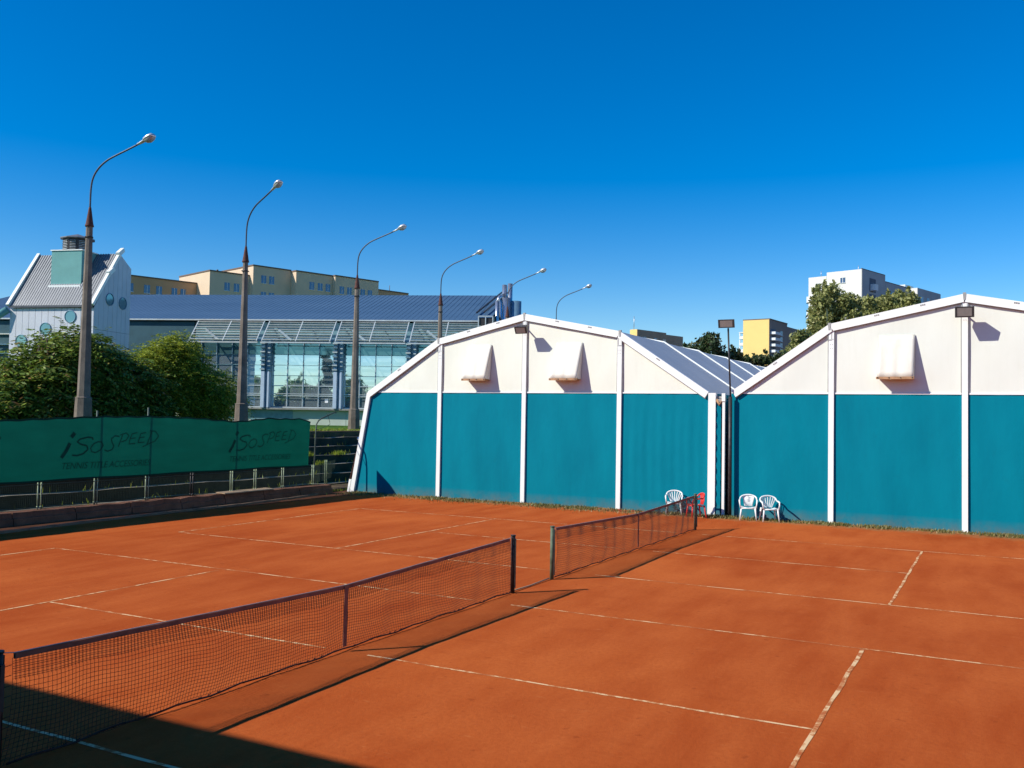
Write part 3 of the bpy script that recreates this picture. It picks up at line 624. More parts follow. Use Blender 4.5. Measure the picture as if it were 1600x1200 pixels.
# ------------------------------------------------------------------ chairs
def make_chair(solid=False, mat='chairw'):
    r = empty('plastic_chair', (0, 0, 0)); m = M[mat]      # faces +x locally
    b = MB(); vs = []
    for i in range(9):
        for j in range(9):
            s, t = i / 8 - .5, j / 8 - .5; vs.append((s * .42, t * (.44 + .05 * s), .43 - .03 * (s < -.3) + .02 * s - .018 * math.cos(t * 5)))
    fs = [(i * 9 + j, (i + 1) * 9 + j, (i + 1) * 9 + j + 1, i * 9 + j + 1) for i in range(8) for j in range(8)]
    b.add(vs, fs, True); b.tube([(.21, -.23, .40), (.225, 0, .405), (.21, .23, .40)], .022, 6); s_ = b.build('seat', m, r); md = s_.modifiers.new('t', 'SOLIDIFY'); md.thickness = .012
    for sx in (1, -1):
        for sy in (1, -1):
            b = MB(); top = Vector((.20 * sx, .22 * sy, .43)); ft = Vector((.25 * sx + (-.02 if sx < 0 else 0), .27 * sy, 0)); b.tube([top, (top + ft) / 2, ft], [.034, .028, .02], 6); b.build('leg', m, r)
    for sy in (1, -1):
        b = MB(); b.tube([(.23, .25 * sy, .40), (.235, .275 * sy, .55), (.20, .285 * sy, .635), (.05, .29 * sy, .655), (-.12, .275 * sy, .67)], [.02, .022, .028, .03, .026], 8); b.build('armrest', m, r)
    b = MB(); rim = []
    for k in range(15):
        a = math.pi * k / 14; y = .275 * math.cos(a); z = .67 + .155 * math.sin(a) ** .8 if 0 < k < 14 else .67; x = -.12 - .13 * math.sin(a) ** .7 if 0 < k < 14 else -.12; rim.append(Vector((x, y, z)))
    b.tube(rim, .026, 8); bk = b.build('backrest', m, r)
    b = MB()
    if solid:
        vs = []; nn = 10
        for i in range(nn + 1):
            s = i / nn; a = math.pi * (.24 + .52 * s); T = Vector((-.12 - .13 * math.sin(a) ** .7, .275 * math.cos(a), .67 + .155 * math.sin(a) ** .8)); B = Vector((-.20, .13 * (1 - 2 * s), .44)); vs += [T, (T + B) / 2 + Vector((-.02, 0, 0)), B]
        b.add(vs, [(3 * i + k, 3 * i + 3 + k, 3 * i + 4 + k, 3 * i + 1 + k) for i in range(nn) for k in (0, 1)], True); q = b.build('back_panel', m, bk); md = q.modifiers.new('t', 'SOLIDIFY'); md.thickness = .01
        for k in range(4):
            q2 = MB(); z = .76 - .05 * k; q2.box(-.222, -.216, -.035, .035, z, z + .012); q2.build('back_slot', M['shade'], bk)
    else:
        for i in range(7):
            s = i / 6; a = math.pi * (.14 + .72 * s); T = Vector((-.12 - .13 * math.sin(a) ** .7, .275 * math.cos(a), .67 + .155 * math.sin(a) ** .8)); B = Vector((-.20, .12 * (1 - 2 * s), .44)); q = MB(); q.bar(B, T, .032, .012, (1, 0, 0)); q.build('slat', m, bk)
    return r
def place(c, x, y, face, label):     # face: direction the seat looks, radians
    c.location = (x, y, .02); c.rotation_euler = (0, 0, face); tag(c, label, 'chair', 'plastic garden chairs by the tents'); return c
c1 = place(make_chair(), 20.95, 1.90, R(195), 'white slatted plastic chair left of the red chair')
c2 = place(make_chair(True, mat='chairr'), 20.5, .98, R(128), 'red plastic armchair beside the far net post')
c3 = place(make_chair(True), 20.85, -.72, R(193), 'white plastic chair with closed back, just right of the light pole')
c4 = place(copy_tree(c1), 20.85, -1.42, R(207), 'white slatted plastic chair, rightmost of the four chairs')

# ------------------------------------------------------------------ vegetation
def grass_blades(name, spots, hmin, hmax, mat, label, seed):
    rg = np.random.RandomState(seed); n = len(spots); P = np.array(spots); h = rg.uniform(hmin, hmax, n); a = rg.uniform(0, 2 * np.pi, n); w_ = .010 + .01 * rg.rand(n); lean = rg.uniform(-.6, .6, (n, 2)) * h[:, None]
    dx = np.cos(a) * w_; dy = np.sin(a) * w_; V = np.zeros((n, 4, 3))
    V[:, 0] = P - np.c_[dx, dy, np.zeros(n)]; V[:, 1] = P + np.c_[dx, dy, np.zeros(n)]; V[:, 2] = P + np.c_[dx * .3 + lean[:, 0], dy * .3 + lean[:, 1], h]; V[:, 3] = P + np.c_[-dx * .3 + lean[:, 0], -dy * .3 + lean[:, 1], h]
    o = raw_mesh(name, V.reshape(-1, 3), np.arange(4 * n).reshape(-1, 4), mat); tag(o, label, 'weeds', None, 'stuff'); return o
rg = np.random.RandomState(2)
sp = []
while len(sp) < 12000:
    y = rg.uniform(-18, 16.3); x = 21.30 - abs(rg.normal(0, .55 if y > 3 else .28)); 
    if rg.rand() < .25 + .5 * (math.sin(y * 1.3) + math.sin(y * 3.7 + 1) > .2): sp.append((x, y, .02))
grass_blades('weed_strip', sp, .02, .10, M['weed'], 'low dry weeds along the foot of the tents', 4)
sp = [(rg.uniform(-8, 60), rg.choice([18.62, 19.12, 19.62, 20.12, 20.62, 21.12, 21.62]) + rg.normal(.05, .06), 0) for _ in range(1500)]
sp = [(x, y, .2 + .395 * min(5, max(0, round((y - 18.67) / .5)))) for x, y, _ in sp]
sp += [(rg.normal(cx, .22), rg.normal(cy, .1), z) for cx, cy, z in ((22.9, 20.05, 1.38), (23.2, 19.6, .98), (25.2, 20.1, 1.38), (13, 19.7, .99), (15.5, 20.2, 1.4)) for _ in range(130)]
grass_blades('terrace_weeds', sp, .05, .24, M['leafb'], 'green weeds growing in the joints of the old terrace', 6)
sp = [(rg.uniform(20.2, 24), rg.uniform(16.9, 18.6), .02) for _ in range(1500)]
grass_blades('corner_grass', sp, .03, .14, M['leafb'], 'rough grass in the corner between low wall and left tent', 8)
sp = [(rg.uniform(14, 60), 22.1 + abs(rg.normal(0, 2.2)), 2.46) for _ in range(9000)]
grass_blades('lawn', sp, .03, .10, M['leafb'], 'bright green lawn strip in front of the glass hall', 9)
rub = random.Random(4)
for i in range(14):
    x, y = 20.95 + rub.uniform(-.12, .2), 3.1 + i * .13 + rub.uniform(-.05, .05); s = rub.uniform(.03, .06); b = MB()
    vs = [Vector((a, c, d)) * s * rub.uniform(.7, 1.2) + Vector((x, y, .03)) for d in (-.5, .6) for a, c in ((-1, -1), (1, -1), (1, 1), (-1, 1))]
    b.add(vs, [(0, 3, 2, 1), (4, 5, 6, 7), (0, 1, 5, 4), (1, 2, 6, 5), (2, 3, 7, 6), (3, 0, 4, 7)]); tag(b.build('brick_rubble', M['brick']), 'small lump of broken red brick at the foot of the left tent', 'rubble', 'broken red bricks by the left tent')

def crown_mesh(name, parent, lobes, n, size, mat, seed, frond=0, shell=.55):
    rg = np.random.RandomState(seed); vol = np.array([l[3] * l[4] * l[5] for l in lobes]) ** (2 / 3); k = rg.choice(len(lobes), n, p=vol / vol.sum()); L = np.array(lobes)[k]
    d = rg.normal(0, 1, (n, 3)); d /= np.linalg.norm(d, axis=1)[:, None]; r = (shell + (1 - shell) * rg.rand(n)) ** .6
    lump = 1 + .22 * np.sin(d[:, 0] * 5 + k) * np.sin(d[:, 1] * 6 + k * 2) + .15 * np.sin(d[:, 2] * 9 + k)
    C = L[:, :3] + d * L[:, 3:6] * (r * lump)[:, None]
    if frond:
        out_ = d + rg.normal(0, .35, (n, 3)); out_[:, 2] = out_[:, 2] * .5 + rg.normal(0, .25, n); out_ /= np.linalg.norm(out_, axis=1)[:, None]
        Vs = []
        m = frond; fl = size * 4.2
        for q in range(m):
            t = (q // 2 + .5) / (m / 2); side = 1 if q % 2 else -1
            base = C + out_ * (fl * t)[..., None] if False else C + out_ * (fl * t); base = base.copy(); base[:, 2] -= fl * .45 * t * t
            up = np.array([0, 0, 1.]); sd = np.cross(out_, up); sd /= np.linalg.norm(sd, axis=1)[:, None] + 1e-6
            ln = size * (1.1 - .5 * abs(t - .4)) * rg.uniform(.8, 1.2, n); di = sd * side * .85 + out_ * .45; di[:, 2] -= .35 + rg.uniform(0, .3, n); di /= np.linalg.norm(di, axis=1)[:, None]
            wv = np.cross(di, up + rg.normal(0, .4, (n, 3))); wv /= np.linalg.norm(wv, axis=1)[:, None] + 1e-6; hw = (size * .19)
            V = np.zeros((n, 4, 3)); V[:, 0] = base; V[:, 1] = base + di * (ln * .45)[:, None] + wv * hw; V[:, 2] = base + di * ln[:, None]; V[:, 3] = base + di * (ln * .45)[:, None] - wv * hw; Vs.append(V)
        V = np.concatenate(Vs)
    else:
        a = rg.normal(0, 1, (n, 3)); a /= np.linalg.norm(a, axis=1)[:, None]; b_ = np.cross(a, rg.normal(0, 1, (n, 3))); b_ /= np.linalg.norm(b_, axis=1)[:, None] + 1e-6
        s = size * rg.uniform(.6, 1.3, n)[:, None]; V = np.zeros((n, 4, 3)); V[:, 0] = C - a * s; V[:, 1] = C + b_ * s * .5; V[:, 2] = C + a * s; V[:, 3] = C - b_ * s * .5
    V = V.reshape(-1, 3) - np.array(parent.location)[None, :]
    return raw_mesh(name, V, np.arange(len(V)).reshape(-1, 4), mat, parent)
def tree(name, base, lobes, n, size, mat, label, group, seed, frond=0, shell=.55, trunk_r=.12, stems=1):
    rl = np.random.RandomState(seed + 500); main = lobes; lobes = [(*l[:3], l[3] * .8, l[4] * .8, l[5] * .8) for l in lobes]
    for l in main:                                  # clumps on the surface of every main mass
        for q in range(9):
            d = rl.normal(0, 1, 3); d /= np.linalg.norm(d); d[2] = abs(d[2]) * .9 if q % 3 else d[2]; k = rl.uniform(.26, .46)
            lobes.append((l[0] + d[0] * l[3] * .88, l[1] + d[1] * l[4] * .88, l[2] + d[2] * l[5] * .88, l[3] * k, l[4] * k, l[5] * k))
        for q in range(4):
            d = rl.normal(0, 1, 3); d /= np.linalg.norm(d); d[2] = abs(d[2]) * .6 + .5; lobes.append((l[0] + d[0] * l[3] * 1.0, l[1] + d[1] * l[4], l[2] + d[2] * l[5] * 1.02, l[3] * .10, l[4] * .10, l[5] * .20))
    t = empty(name, base); tag(t, label, 'tree' if 'tree' in name else 'shrub', group); b = MB(); rg = random.Random(seed); bv = Vector(base)
    for s in range(stems):
        off = Vector((rg.uniform(-.5, .5), rg.uniform(-.3, .3), 0)) * (stems > 1); zmax = max(l[2] for l in lobes)
        p1 = bv + off; p2 = bv + off * 2 + Vector((rg.uniform(-.1, .1), 0, (zmax - bv.z) * .5)); p3 = bv + off * 2.5 + Vector((rg.uniform(-.2, .2), 0, (zmax - bv.z) * .9)); b.tube([p1 - Vector((0, 0, .1)), p2, p3], [trunk_r, trunk_r * .7, trunk_r * .3], 8)
        for l in main:
            q = p2.lerp(p3, rg.random()); c = Vector(l[:3]); mid = q.lerp(c, .5) + Vector((0, 0, .15 * (zmax - bv.z) * .3)); b.tube([q, mid, c, c + (c - q) * .3], [trunk_r * .4, trunk_r * .28, trunk_r * .14, trunk_r * .05], 5)
    b.build('trunk', M['bark'], t, True); crown_mesh('crown', t, lobes, n, size, mat, seed, frond, .72 if frond else shell); return t
G = 2.46
def back(ls, k=1.07): return [(-10.54 + (x + 10.54) * k, -8.17 + (y + 8.17) * k, 3.34 + (z - 3.34) * k, a * k, b_ * k, c * k) for x, y, z, a, b_, c in ls]
def row_tree(name, base, lobes, *a, **k): return tree(name, (-10.54 + (base[0] + 10.54) * 1.07, -8.17 + (base[1] + 8.17) * 1.07, base[2]), back(lobes), *a, **k)
row_tree('sumac_tree', (13.9, 25.6, G), [(14.6, 25.6, 5.3, 1.25, 1.2, 1.15), (13.2, 25.4, 4.5, 1.3, 1.1, 1.3), (14.3, 25.2, 3.7, 1.8, 1.0, 1.2), (12.1, 25.3, 3.6, 1.2, 1.0, 1.1), (11.1, 25.3, 3.3, 1.0, .9, .8), (15.6, 25.3, 4.6, 1.0, 1.0, 1.3)], 3300, .27, M['leafa'],
     'tall dark sumac tree at the left edge behind the first street lamp', 'trees behind the windscreen', 11, frond=12, trunk_r=.09, stems=3)
row_tree('sumac_tree', (17.4, 26.0, G), [(16.9, 26.0, 4.7, .9, 1.0, 1.1), (16.9, 25.8, 3.9, 1.2, 1.0, 1.2), (18.0, 25.9, 3.8, .9, 1.0, 1.3), (17.4, 25.6, 3.2, 1.5, .9, .9)], 2400, .27, M['leafa'],
     'reddish tipped sumac tree right of the first street lamp', 'trees behind the windscreen', 12, frond=12, trunk_r=.08, stems=3)
row_tree('leafy_tree', (20.6, 26.6, G), [(19.9, 26.6, 5.6, .9, 1.0, .95), (21.3, 26.6, 5.7, 1.0, 1.0, 1.05), (20.6, 26.4, 4.6, 1.6, 1.2, 1.4), (22.2, 26.3, 4.5, 1.2, 1.1, 1.3), (20.7, 26.0, 3.4, 1.9, 1.1, 1.1), (22.9, 26.4, 3.6, 1.0, 1.0, 1.0)], 5600, .18, M['leafb'],
     'bright yellow green leafy tree in front of the glass hall, left of the second lamp', 'trees behind the windscreen', 13, frond=10, trunk_r=.09, stems=3)
row_tree('leafy_shrub', (24.6, 27.2, G), [(24.0, 27.2, 4.2, 1.0, .9, 1.1), (24.8, 27.1, 3.5, 1.1, .9, 1.0)], 1100, .12, M['leafb'],
     'small leafy shrub behind the second street lamp', 'trees behind the windscreen', 14, frond=10, trunk_r=.05, stems=2)

# ------------------------------------------------------------------ street lamps
def make_lamp():
    e = empty('street_lamp', (0, 0, 0)); b = MB()     # local: arm points along -y
    n = 10; prof = [(0, .34), (.55, .32), (1.32, .29), (1.38, .295), (1.42, .235), (2.0, .225), (7.35, .125), (7.9, .12)]
    b.tube([(0, 0, z) for z, r in prof], [r for z, r in prof], 8, True, False); b.build('pole', M['poleconc'], e)
    b = MB(); b.tube([(0, 0, 7.88), (0, 0, 7.92), (0, 0, 8.0), (0, 0, 8.55), (0, 0, 8.62)], [.16, .16, .135, .055, .045], 10); b.build('cone', M['rustcone'], e)
    b = MB(); b.tube([(0, 0, 7.45), (0, 0, 7.5)], .15, 10)
    b.bar((-.2, 0, 7.47), (.2, 0, 7.47), .03, .03); b.build('clamp', M['darksteel'], e)
    b = MB(); pts = [(0, 0, 8.55), (0, -.01, 9.3), (0, -.10, 9.75), (0, -.35, 10.10), (0, -.72, 10.36), (0, -1.12, 10.52), (0, -1.6, 10.68), (0, -2.12, 10.86)]
    # smooth the arm
    sm = []
    for i in range(len(pts) - 1):
        p0, p1, p2, p3 = [Vector(pts[min(max(k, 0), len(pts) - 1)]) for k in (i - 1, i, i + 1, i + 2)]
        for q in range(4):
            t = q / 4; sm.append(.5 * ((2 * p1) + (p2 - p0) * t + (2 * p0 - 5 * p1 + 4 * p2 - p3) * t * t + (3 * p1 - p0 - 3 * p2 + p3) * t ** 3))
    sm.append(Vector(pts[-1])); b.tube(sm, .034, 8); b.build('arm', M['arm'], e)
    d = Vector((0, -.52, .18)).normalized(); u = Vector((0, d.z, -d.y)) * 1; u = u if u.z > 0 else -u; o = Vector((0, -2.12, 10.86))
    b = MB(); vs = []; rows = [(0, .05, .05, 0), (.18, .07, .06, 0), (.34, .085, .07, .01), (.38, .14, .10, .02), (.55, .175, .13, .03), (.72, .17, .12, .03), (.80, .10, .07, .02)]
    for t, wx, hz, up in rows:
        for k in range(10): a = 2 * math.pi * k / 10; vs.append(o + d * t + Vector((1, 0, 0)) * math.cos(a) * wx + u * (max(math.sin(a), -.25) * hz + up))
    fs = [(i * 10 + k, i * 10 + (k + 1) % 10, (i + 1) * 10 + (k + 1) % 10, (i + 1) * 10 + k) for i in range(len(rows) - 1) for k in range(10)] + [tuple(range(9, -1, -1)), tuple(60 + k for k in range(10))]
    b.add(vs, fs, True); hd = b.build('lamp_head', M['head'], e)
    b = MB(); vs = []; rows = [(.36, .10, .02), (.42, .13, .09), (.56, .155, .14), (.70, .14, .10), (.79, .09, .03)]
    for t, wx, hz in rows:
        for k in range(9): a = math.pi + math.pi * k / 8; vs.append(o + d * t + Vector((1, 0, 0)) * math.cos(a) * wx + u * (math.sin(a) * hz - .015))
    b.add(vs, [(i * 9 + k, i * 9 + k + 1, (i + 1) * 9 + k + 1, (i + 1) * 9 + k) for i in range(4) for k in range(8)], True); b.build('bowl', M['bowl'], hd)
    return e
lamp0 = make_lamp()
lx = [12.72, 20.95, 29.28, 37.70, 46.5, 54.6]; hz = [-.08, -.15, -.28, -.2, .0, 0]; az = [9, -17, 7, 4, 4, 4]
for i, x in enumerate(lx):
    o = lamp0 if i == 0 else copy_tree(lamp0)
    o.location = (-10.54 + (x + 10.54) * 1.0606, 24.2, 2.44 + hz[i]); o.rotation_euler = (0, 0, R(az[i])); o.scale = (1.06,) * 3
    tag(o, ['tallest street lamp, concrete pole in front of the sumac trees', 'street lamp with its arm turned towards the viewer, second from the left',
            'street lamp beside the left tent with its base on the terrace edge', 'street lamp rising just left of the tent ridge, fourth in the row',
            'street lamp in front of the silver ducts of the hall', 'farthest street lamp, only its curved arm above the tent roof'][i], 'street lamp', 'row of concrete street lamps')

# ------------------------------------------------------------------ glass sports hall (local: x along the front to the right, y backwards)
ang = math.atan2(-.9313, .3644)
hall = empty('sports_hall', (46.236, 38.646, 0), ang, 'long sports hall with glass front, sloping louvres and blue metal roof', 'building')
XL, XR = -34, 13.1; ZE = 10.72
def hb(name, mat, x0, x1, y0, y1, z0, z1, par=None): return MB().box(x0, x1, y0, y1, z0, z1).build(name, M[mat], par or hall)
hb('core_wall', 'tealwall', XL, XR, .30, 24, 2.3, 10.4)
hb('plinth', 'plinth', -5.1, XR, .02, .29, 2.3, 3.62)
x = -5.1 + 4.2
for i in range(5): hb('plinth_panel', 'plinth', x + .02, x + 2.98, -.02, .018, 2.35, 3.58); x += 3
hb('glass_block_panel', 'glassblock', -5.6, -2.2, -.03, .018, 2.4, 3.58)
hb('wall_end', 'plinth', -34, -5.62, .02, .29, 2.3, 3.62)
hb('ledge', 'ledge', -12, XR, -.45, .10, 3.63, 3.76)
hb('sill', 'mull', -10.5, XR, -.02, .28, 3.765, 3.86)
hb('left_wall', 'tealwall', XL, -10.5, .05, .29, 3.7, 10.5)
hb('upper_beam', 'deepblue', -10.4, XR, .0, .28, 9.0, 9.25); hb('upper_wall', 'glassblock', -10.4, XR, .1, .28, 9.26, 10.5)
cols_ = [-10.2, -4.35, 1.47, 7.25, 13.0]
def ladder(cx):
    c = MB(); c.box(cx - .32, cx - .04, -.55, -.02, 3.77, 6.6); o = c.build('column', M['bluecol'], hall)
    MB().box(cx - .04, cx + .18, -.30, -.02, 3.77, 8.98).build('column_web', M['deepblue'], o); MB().box(cx + .18, cx + .32, -.50, -.02, 3.77, 6.6).build('column_flange', M['bluecol'], o)
    MB().box(cx - .36, cx - .06, -.45, -.04, 6.61, 8.98).build('ladder_core', M['deepblue'], o); MB().box(cx + .2, cx + .36, -.4, -.04, 6.61, 8.98).build('ladder_core', M['deepblue'], o)
    for k in range(7):
        z = 6.72 + .34 * k; MB().box(cx - .40, cx - .02, -.62, -.46, z, z + .1).build('rung', M['mull'], o); MB().box(cx + .19, cx + .38, -.52, -.41, z - .05, z + .04).build('rung', M['mull'], o)
rows = [3.87, 4.72, 5.50, 6.30, 7.12, 7.94, 8.98]
for bi in range(4):
    ladder(cols_[bi + 1]) if bi < 4 else None
    x0, x1 = cols_[bi] + .36, cols_[bi + 1] - .38; w_ = (x1 - x0) / 4
    for i in range(4):
        for j in range(6):
            p = MB().box(x0 + i * w_ + .03, x0 + (i + 1) * w_ - .03, .06, .09, rows[j] + .02, rows[j + 1] - .02).build('pane', M['glassshade'] if j == 5 else M['glass'], hall)  # top row tinted darker as the shadow of the louvres
            p.rotation_euler = (R(random.uniform(-.15, .15)), 0, R(random.uniform(-.12, .12)))
    for i in range(5):
        hb('mullion', 'mull', x0 + i * w_ - .028, x0 + i * w_ + .028, -.03, .055, 3.87, 7.1); MB().box(x0 + i * w_ - .022, x0 + i * w_ + .022, -.01, .05, 7.11, 8.97).build('mullion', M['deepblue'], hall)
        for k in range(5): MB().box(x0 + i * w_ - .03, x0 + i * w_ + .03, -.05, -.012, 7.2 + .36 * k, 7.32 + .36 * k).build('clip', M['mull'], hall) if k % 2 == 0 else None
    for j in range(1, 6): hb('transom', 'mull' if j < 3 else 'glassblock', x0, x1, -.005, .058, rows[j] - (.03 if j < 3 else .015), rows[j] + (.03 if j < 3 else .015))
    # handrail inside reflection height
    hb('handrail', 'louv', x0, x1, -.25, -.21, 4.85, 4.89)
hb('notice', 'paper', .35, .6, .035, .054, 4.2, 4.5)
# louvre screens
yb_, zb_ = -1.75, 8.88; ytop, ztop = -.05, 10.66
def lp(x, t, lift=0): return Vector((x, ytop + (yb_ - ytop) * t, ztop + (zb_ - ztop) * t + lift))
for bi in range(5):
    x0 = cols_[bi] + .15 if bi < 4 else 13.2; x1 = (cols_[bi + 1] - .28) if bi < 4 else 14
    if bi == 4: continue
    sh = .28; s = MB()
    s.bar(lp(x0, 0), lp(x0, 1), .07, .07); s.bar(lp(x1, 0), lp(x1, 1), .07, .07); s.bar(lp((x0 + x1) / 2, 0), lp((x0 + x1) / 2, 1), .07, .07); s.bar(lp(x0 + .04, 0, .03), lp(x1 - .04, 0, .03), .06, .06, (0, 0, 1)); fr = s.build('louvre_frame', M['mull'], hall)
    for k in range(8):
        t = (k + .7) / 8.4; a, c = lp(x0 + .05, t, -.06), lp(x1 - .05, t, -.06); m_ = MB(); m_.obox((a + c) / 2, (c - a) / 2, (0, .085, -.035), (0, .004, .008)); m_.build('slat', M['louv'], fr)
    m_ = MB(); m_.bar((x0 + 1.3, -1.6, 9.75), (x0 + 2.3, -1.55, 8.95), .10, .16); m_.bar((x0 + 2.3, -1.5, 8.95), (x0 + 2.3, -.1, 9.3), .06, .06); m_.build('strut', M['mull'], fr)
    m_ = MB(); m_.box(x0 - .1, x1 + .1, -1.78, -1.68, 8.72, 8.82); m_.build('gutter_rail', M['louv'], fr)
# roof
rz = 14.25; m_ = MB(); m_.prism([(XL, -.1, 10.70), (XR + .1, -.1, 10.70), (XR + .1, 12, rz), (XL, 12, rz)], (0, 0, -.12)); rf = m_.build('roof', M['roof'], hall)
m_ = MB(); m_.prism([(XL, 24.2, 10.70), (XR + .1, 24.2, 10.70), (XR + .1, 12.03, rz), (XL, 12.03, rz)], (0, 0, -.12)); m_.build('rear_roof', M['roof'], hall)
m_ = MB(); x = XL + .3
while x < XR: m_.bar((x, -.08, 10.708), (x, 11.95, rz + .008), .02, .012); x += .42
o = m_.build('roof_seam', M['roof'], rf); o['kind'] = 'stuff'
hb('roof_gutter', 'louv', XL, XR + .1, -.22, -.11, 10.60, 10.70)
m_ = MB(); m_.add([(XL, .3, 10.4), (XL, 24, 10.4), (XL, 12, rz - .15), (XR, .3, 10.4), (XR, 24, 10.4), (XR, 12, rz - .15)], [(0, 1, 2), (3, 5, 4)]); m_.build('gable_wall', M['tealwall'], hall)
m_ = MB(); m_.bar((XR - .6, 2.0, 11.6), (XR + .15, 12, rz + .35), .09, .12); m_.bar((XR - 1.2, 2.0, 11.55), (XR - .45, 12, rz + .3), .09, .12); m_.build('verge_rail', M['darksteel'], hall)
# ducts at the right end
def px_duct(x, y, r, z0, z1, nm='duct', mt='silver'): m_ = MB(); m_.tube([(x, y, z0), (x, y, z1)], r, 12); return m_.build(nm, M[mt], hall)
px_duct(XR + .75, 4, .2, 9, 14.05); px_duct(XR + 1.2, 4, .2, 9, 14.15)
px_duct(XR + .9, 3.6, .5, 6, 12.9, 'duct_casing'); px_duct(XR + 1.65, 3.9, .5, 6, 12.7, 'duct_casing', 'deepblue'); px_duct(XR + .3, 3.0, .16, 9, 12.6)
m_ = MB(); m_.tube([(XR + .3, 3.0, 12.5), (XR + .45, 3.2, 12.95), (XR + .75, 3.8, 13.2)], .15, 10); m_.build('duct_bend', M['silver'], hall)
m_ = MB(); m_.box(XR - .55, XR + .45, -.9, -.3, 10.3, 10.85); ac = m_.build('air_unit', M['darksteel'], hall); m_ = MB()
for a, c in (((XR - .6, -.95, 10.1), (XR - .6, -.95, 10.95)), ((XR - .05, -.95, 10.1), (XR - .05, -.95, 10.95)), ((XR + .5, -.95, 10.1), (XR + .5, -.95, 10.95)), ((XR - .6, -.95, 10.95), (XR + .5, -.95, 10.95))): m_.bar(a, c, .07, .07)
m_.build('unit_frame', M['mull'], ac)

# ------------------------------------------------------------------ porthole tower (left)
tw = empty('porthole_tower', (29.643, 43.838, 0), math.atan2(.272, .962), 'white clad stair tower with round portholes, steep grey roof and aqua chimney box', 'building')
# local: x = receding (right side wall), y = along the front to the left ; front plane x=0 (faces the camera)
FW = 6.3; SD = 3.8; ZEv = 10.15; ZR = 13.95; XRg = 2.5
MB().box(.03, SD, .03, FW, 2.3, 9.9).build('core', M['joint'], tw)
MB().prism([(.1, .05, 9.9), (SD, .05, 9.9), (SD, .05, 13.1), (XRg, .05, ZR - .15)], (0, FW - .1, 0)).build('core_upper', M['joint'], tw)
nx_ = 13; rowsz = [2.4, 4.7, 7.2, 10.0]
for i in range(nx_):
    y0 = FW * i / nx_; y1 = FW * (i + 1) / nx_
    for a, c in zip(rowsz, rowsz[1:]): MB().box(-.01, .03, y0 + .012, y1 - .012, a + .012, c - .012).build('clad_panel', M['cladw'], tw)
def gz_(x):
    return 10.0 + (ZR - 10.0) * (x / XRg) if x < XRg else ZR - (ZR - 13.1) * (x - XRg) / (SD - XRg)
ns = 8
for i in range(ns):
    x0, x1 = SD * i / ns + .01, SD * (i + 1) / ns - .01
    for a, c in ((2.4, 5.6), (5.6, 8.6)): MB().box(x0, x1, -.01, .028, a + .01, c - .01).build('clad_panel', M['cladw'], tw)
    MB().prism([(x0, -.01, 8.61), (x1, -.01, 8.61), (x1, -.01, gz_(x1)), (min(max(x0, XRg), x1) if x0 < XRg < x1 else (x0 + x1) / 2, -.01, gz_(XRg) if x0 < XRg < x1 else gz_((x0 + x1) / 2)), (x0, -.01, gz_(x0))], (0, .038, 0)).build('clad_panel', M['cladw'], tw)
def port(c, n_, r):
    c, n_ = Vector(c), Vector(n_); a = Vector((0, 0, 1)); s = n_.cross(a); m_ = MB(); n = 24
    vs = [c + (s * math.cos(2 * math.pi * k / n) + a * math.sin(2 * math.pi * k / n)) * q + n_ * h for q, h in ((r, .01), (r, .05), (r * .9, .05), (r * .9, .012)) for k in range(n)]
    m_.add(vs, [(j * n + k, j * n + (k + 1) % n, (j + 1) * n + (k + 1) % n, (j + 1) * n + k) for j in range(3) for k in range(n)], True); o = m_.build('porthole', M['deepblue'], tw)
    m_ = MB(); m_.add([c + (s * math.cos(2 * math.pi * k / n) + a * math.sin(2 * math.pi * k / n)) * r * .9 + n_ * .02 for k in range(n)], [tuple(range(n))]); m_.build('pane', M['port'], o)
port((-.01, 1.72, 9.42), (-1, 0, 0), .42); port((-.01, 3.55, 8.62), (-1, 0, 0), .42); port((-.01, 5.36, 7.83), (-1, 0, 0), .42)
port((1.55, -.01, 10.72), (0, -1, 0), .42); port((2.95, -.01, 10.62), (0, -1, 0), .42)
m_ = MB(); m_.prism([(-.12, .12, ZEv - .02), (XRg, .12, ZR), (XRg, FW + .02, ZR), (-.12, FW + .02, ZEv - .02)], (0, 0, -.1)); rfx = m_.build('roof', M['greyroof'], tw)
m_ = MB(); m_.prism([(XRg + .02, .12, ZR), (SD + .1, .12, 13.0), (SD + .1, FW, 13.0), (XRg + .02, FW, ZR)], (0, 0, -.1)); m_.build('rear_roof', M['roof'], tw)
i = 0; y = .3
while y < FW:
    m_ = MB(); m_.bar((-.1, y, ZEv + .0), (XRg, y, ZR + .02), .05, .05); m_.build('roof_rib', M['ribs'], rfx); y += .19
for y0 in (-.02, FW): m_ = MB(); m_.bar((-.2, y0 + .03, ZEv + .02), (XRg + .05, y0 + .03, ZR + .10), .22, .2); m_.build('verge', M['beam'], rfx)
m_ = MB(); m_.box(-.18, -.10, .0, FW, ZEv - .14, ZEv + .0); m_.build('roof_edge', M['joint'], tw)
# white blobs on the right verge
for q in (.62, 1.0): m_ = MB(); x_ = XRg * q; m_.obox((x_, -.03, ZEv + (ZR - ZEv) * q + .12), (.26, 0, .2), (0, .13, 0), (-.07, 0, .12)); m_.build('verge_cap', M['beam'], tw)
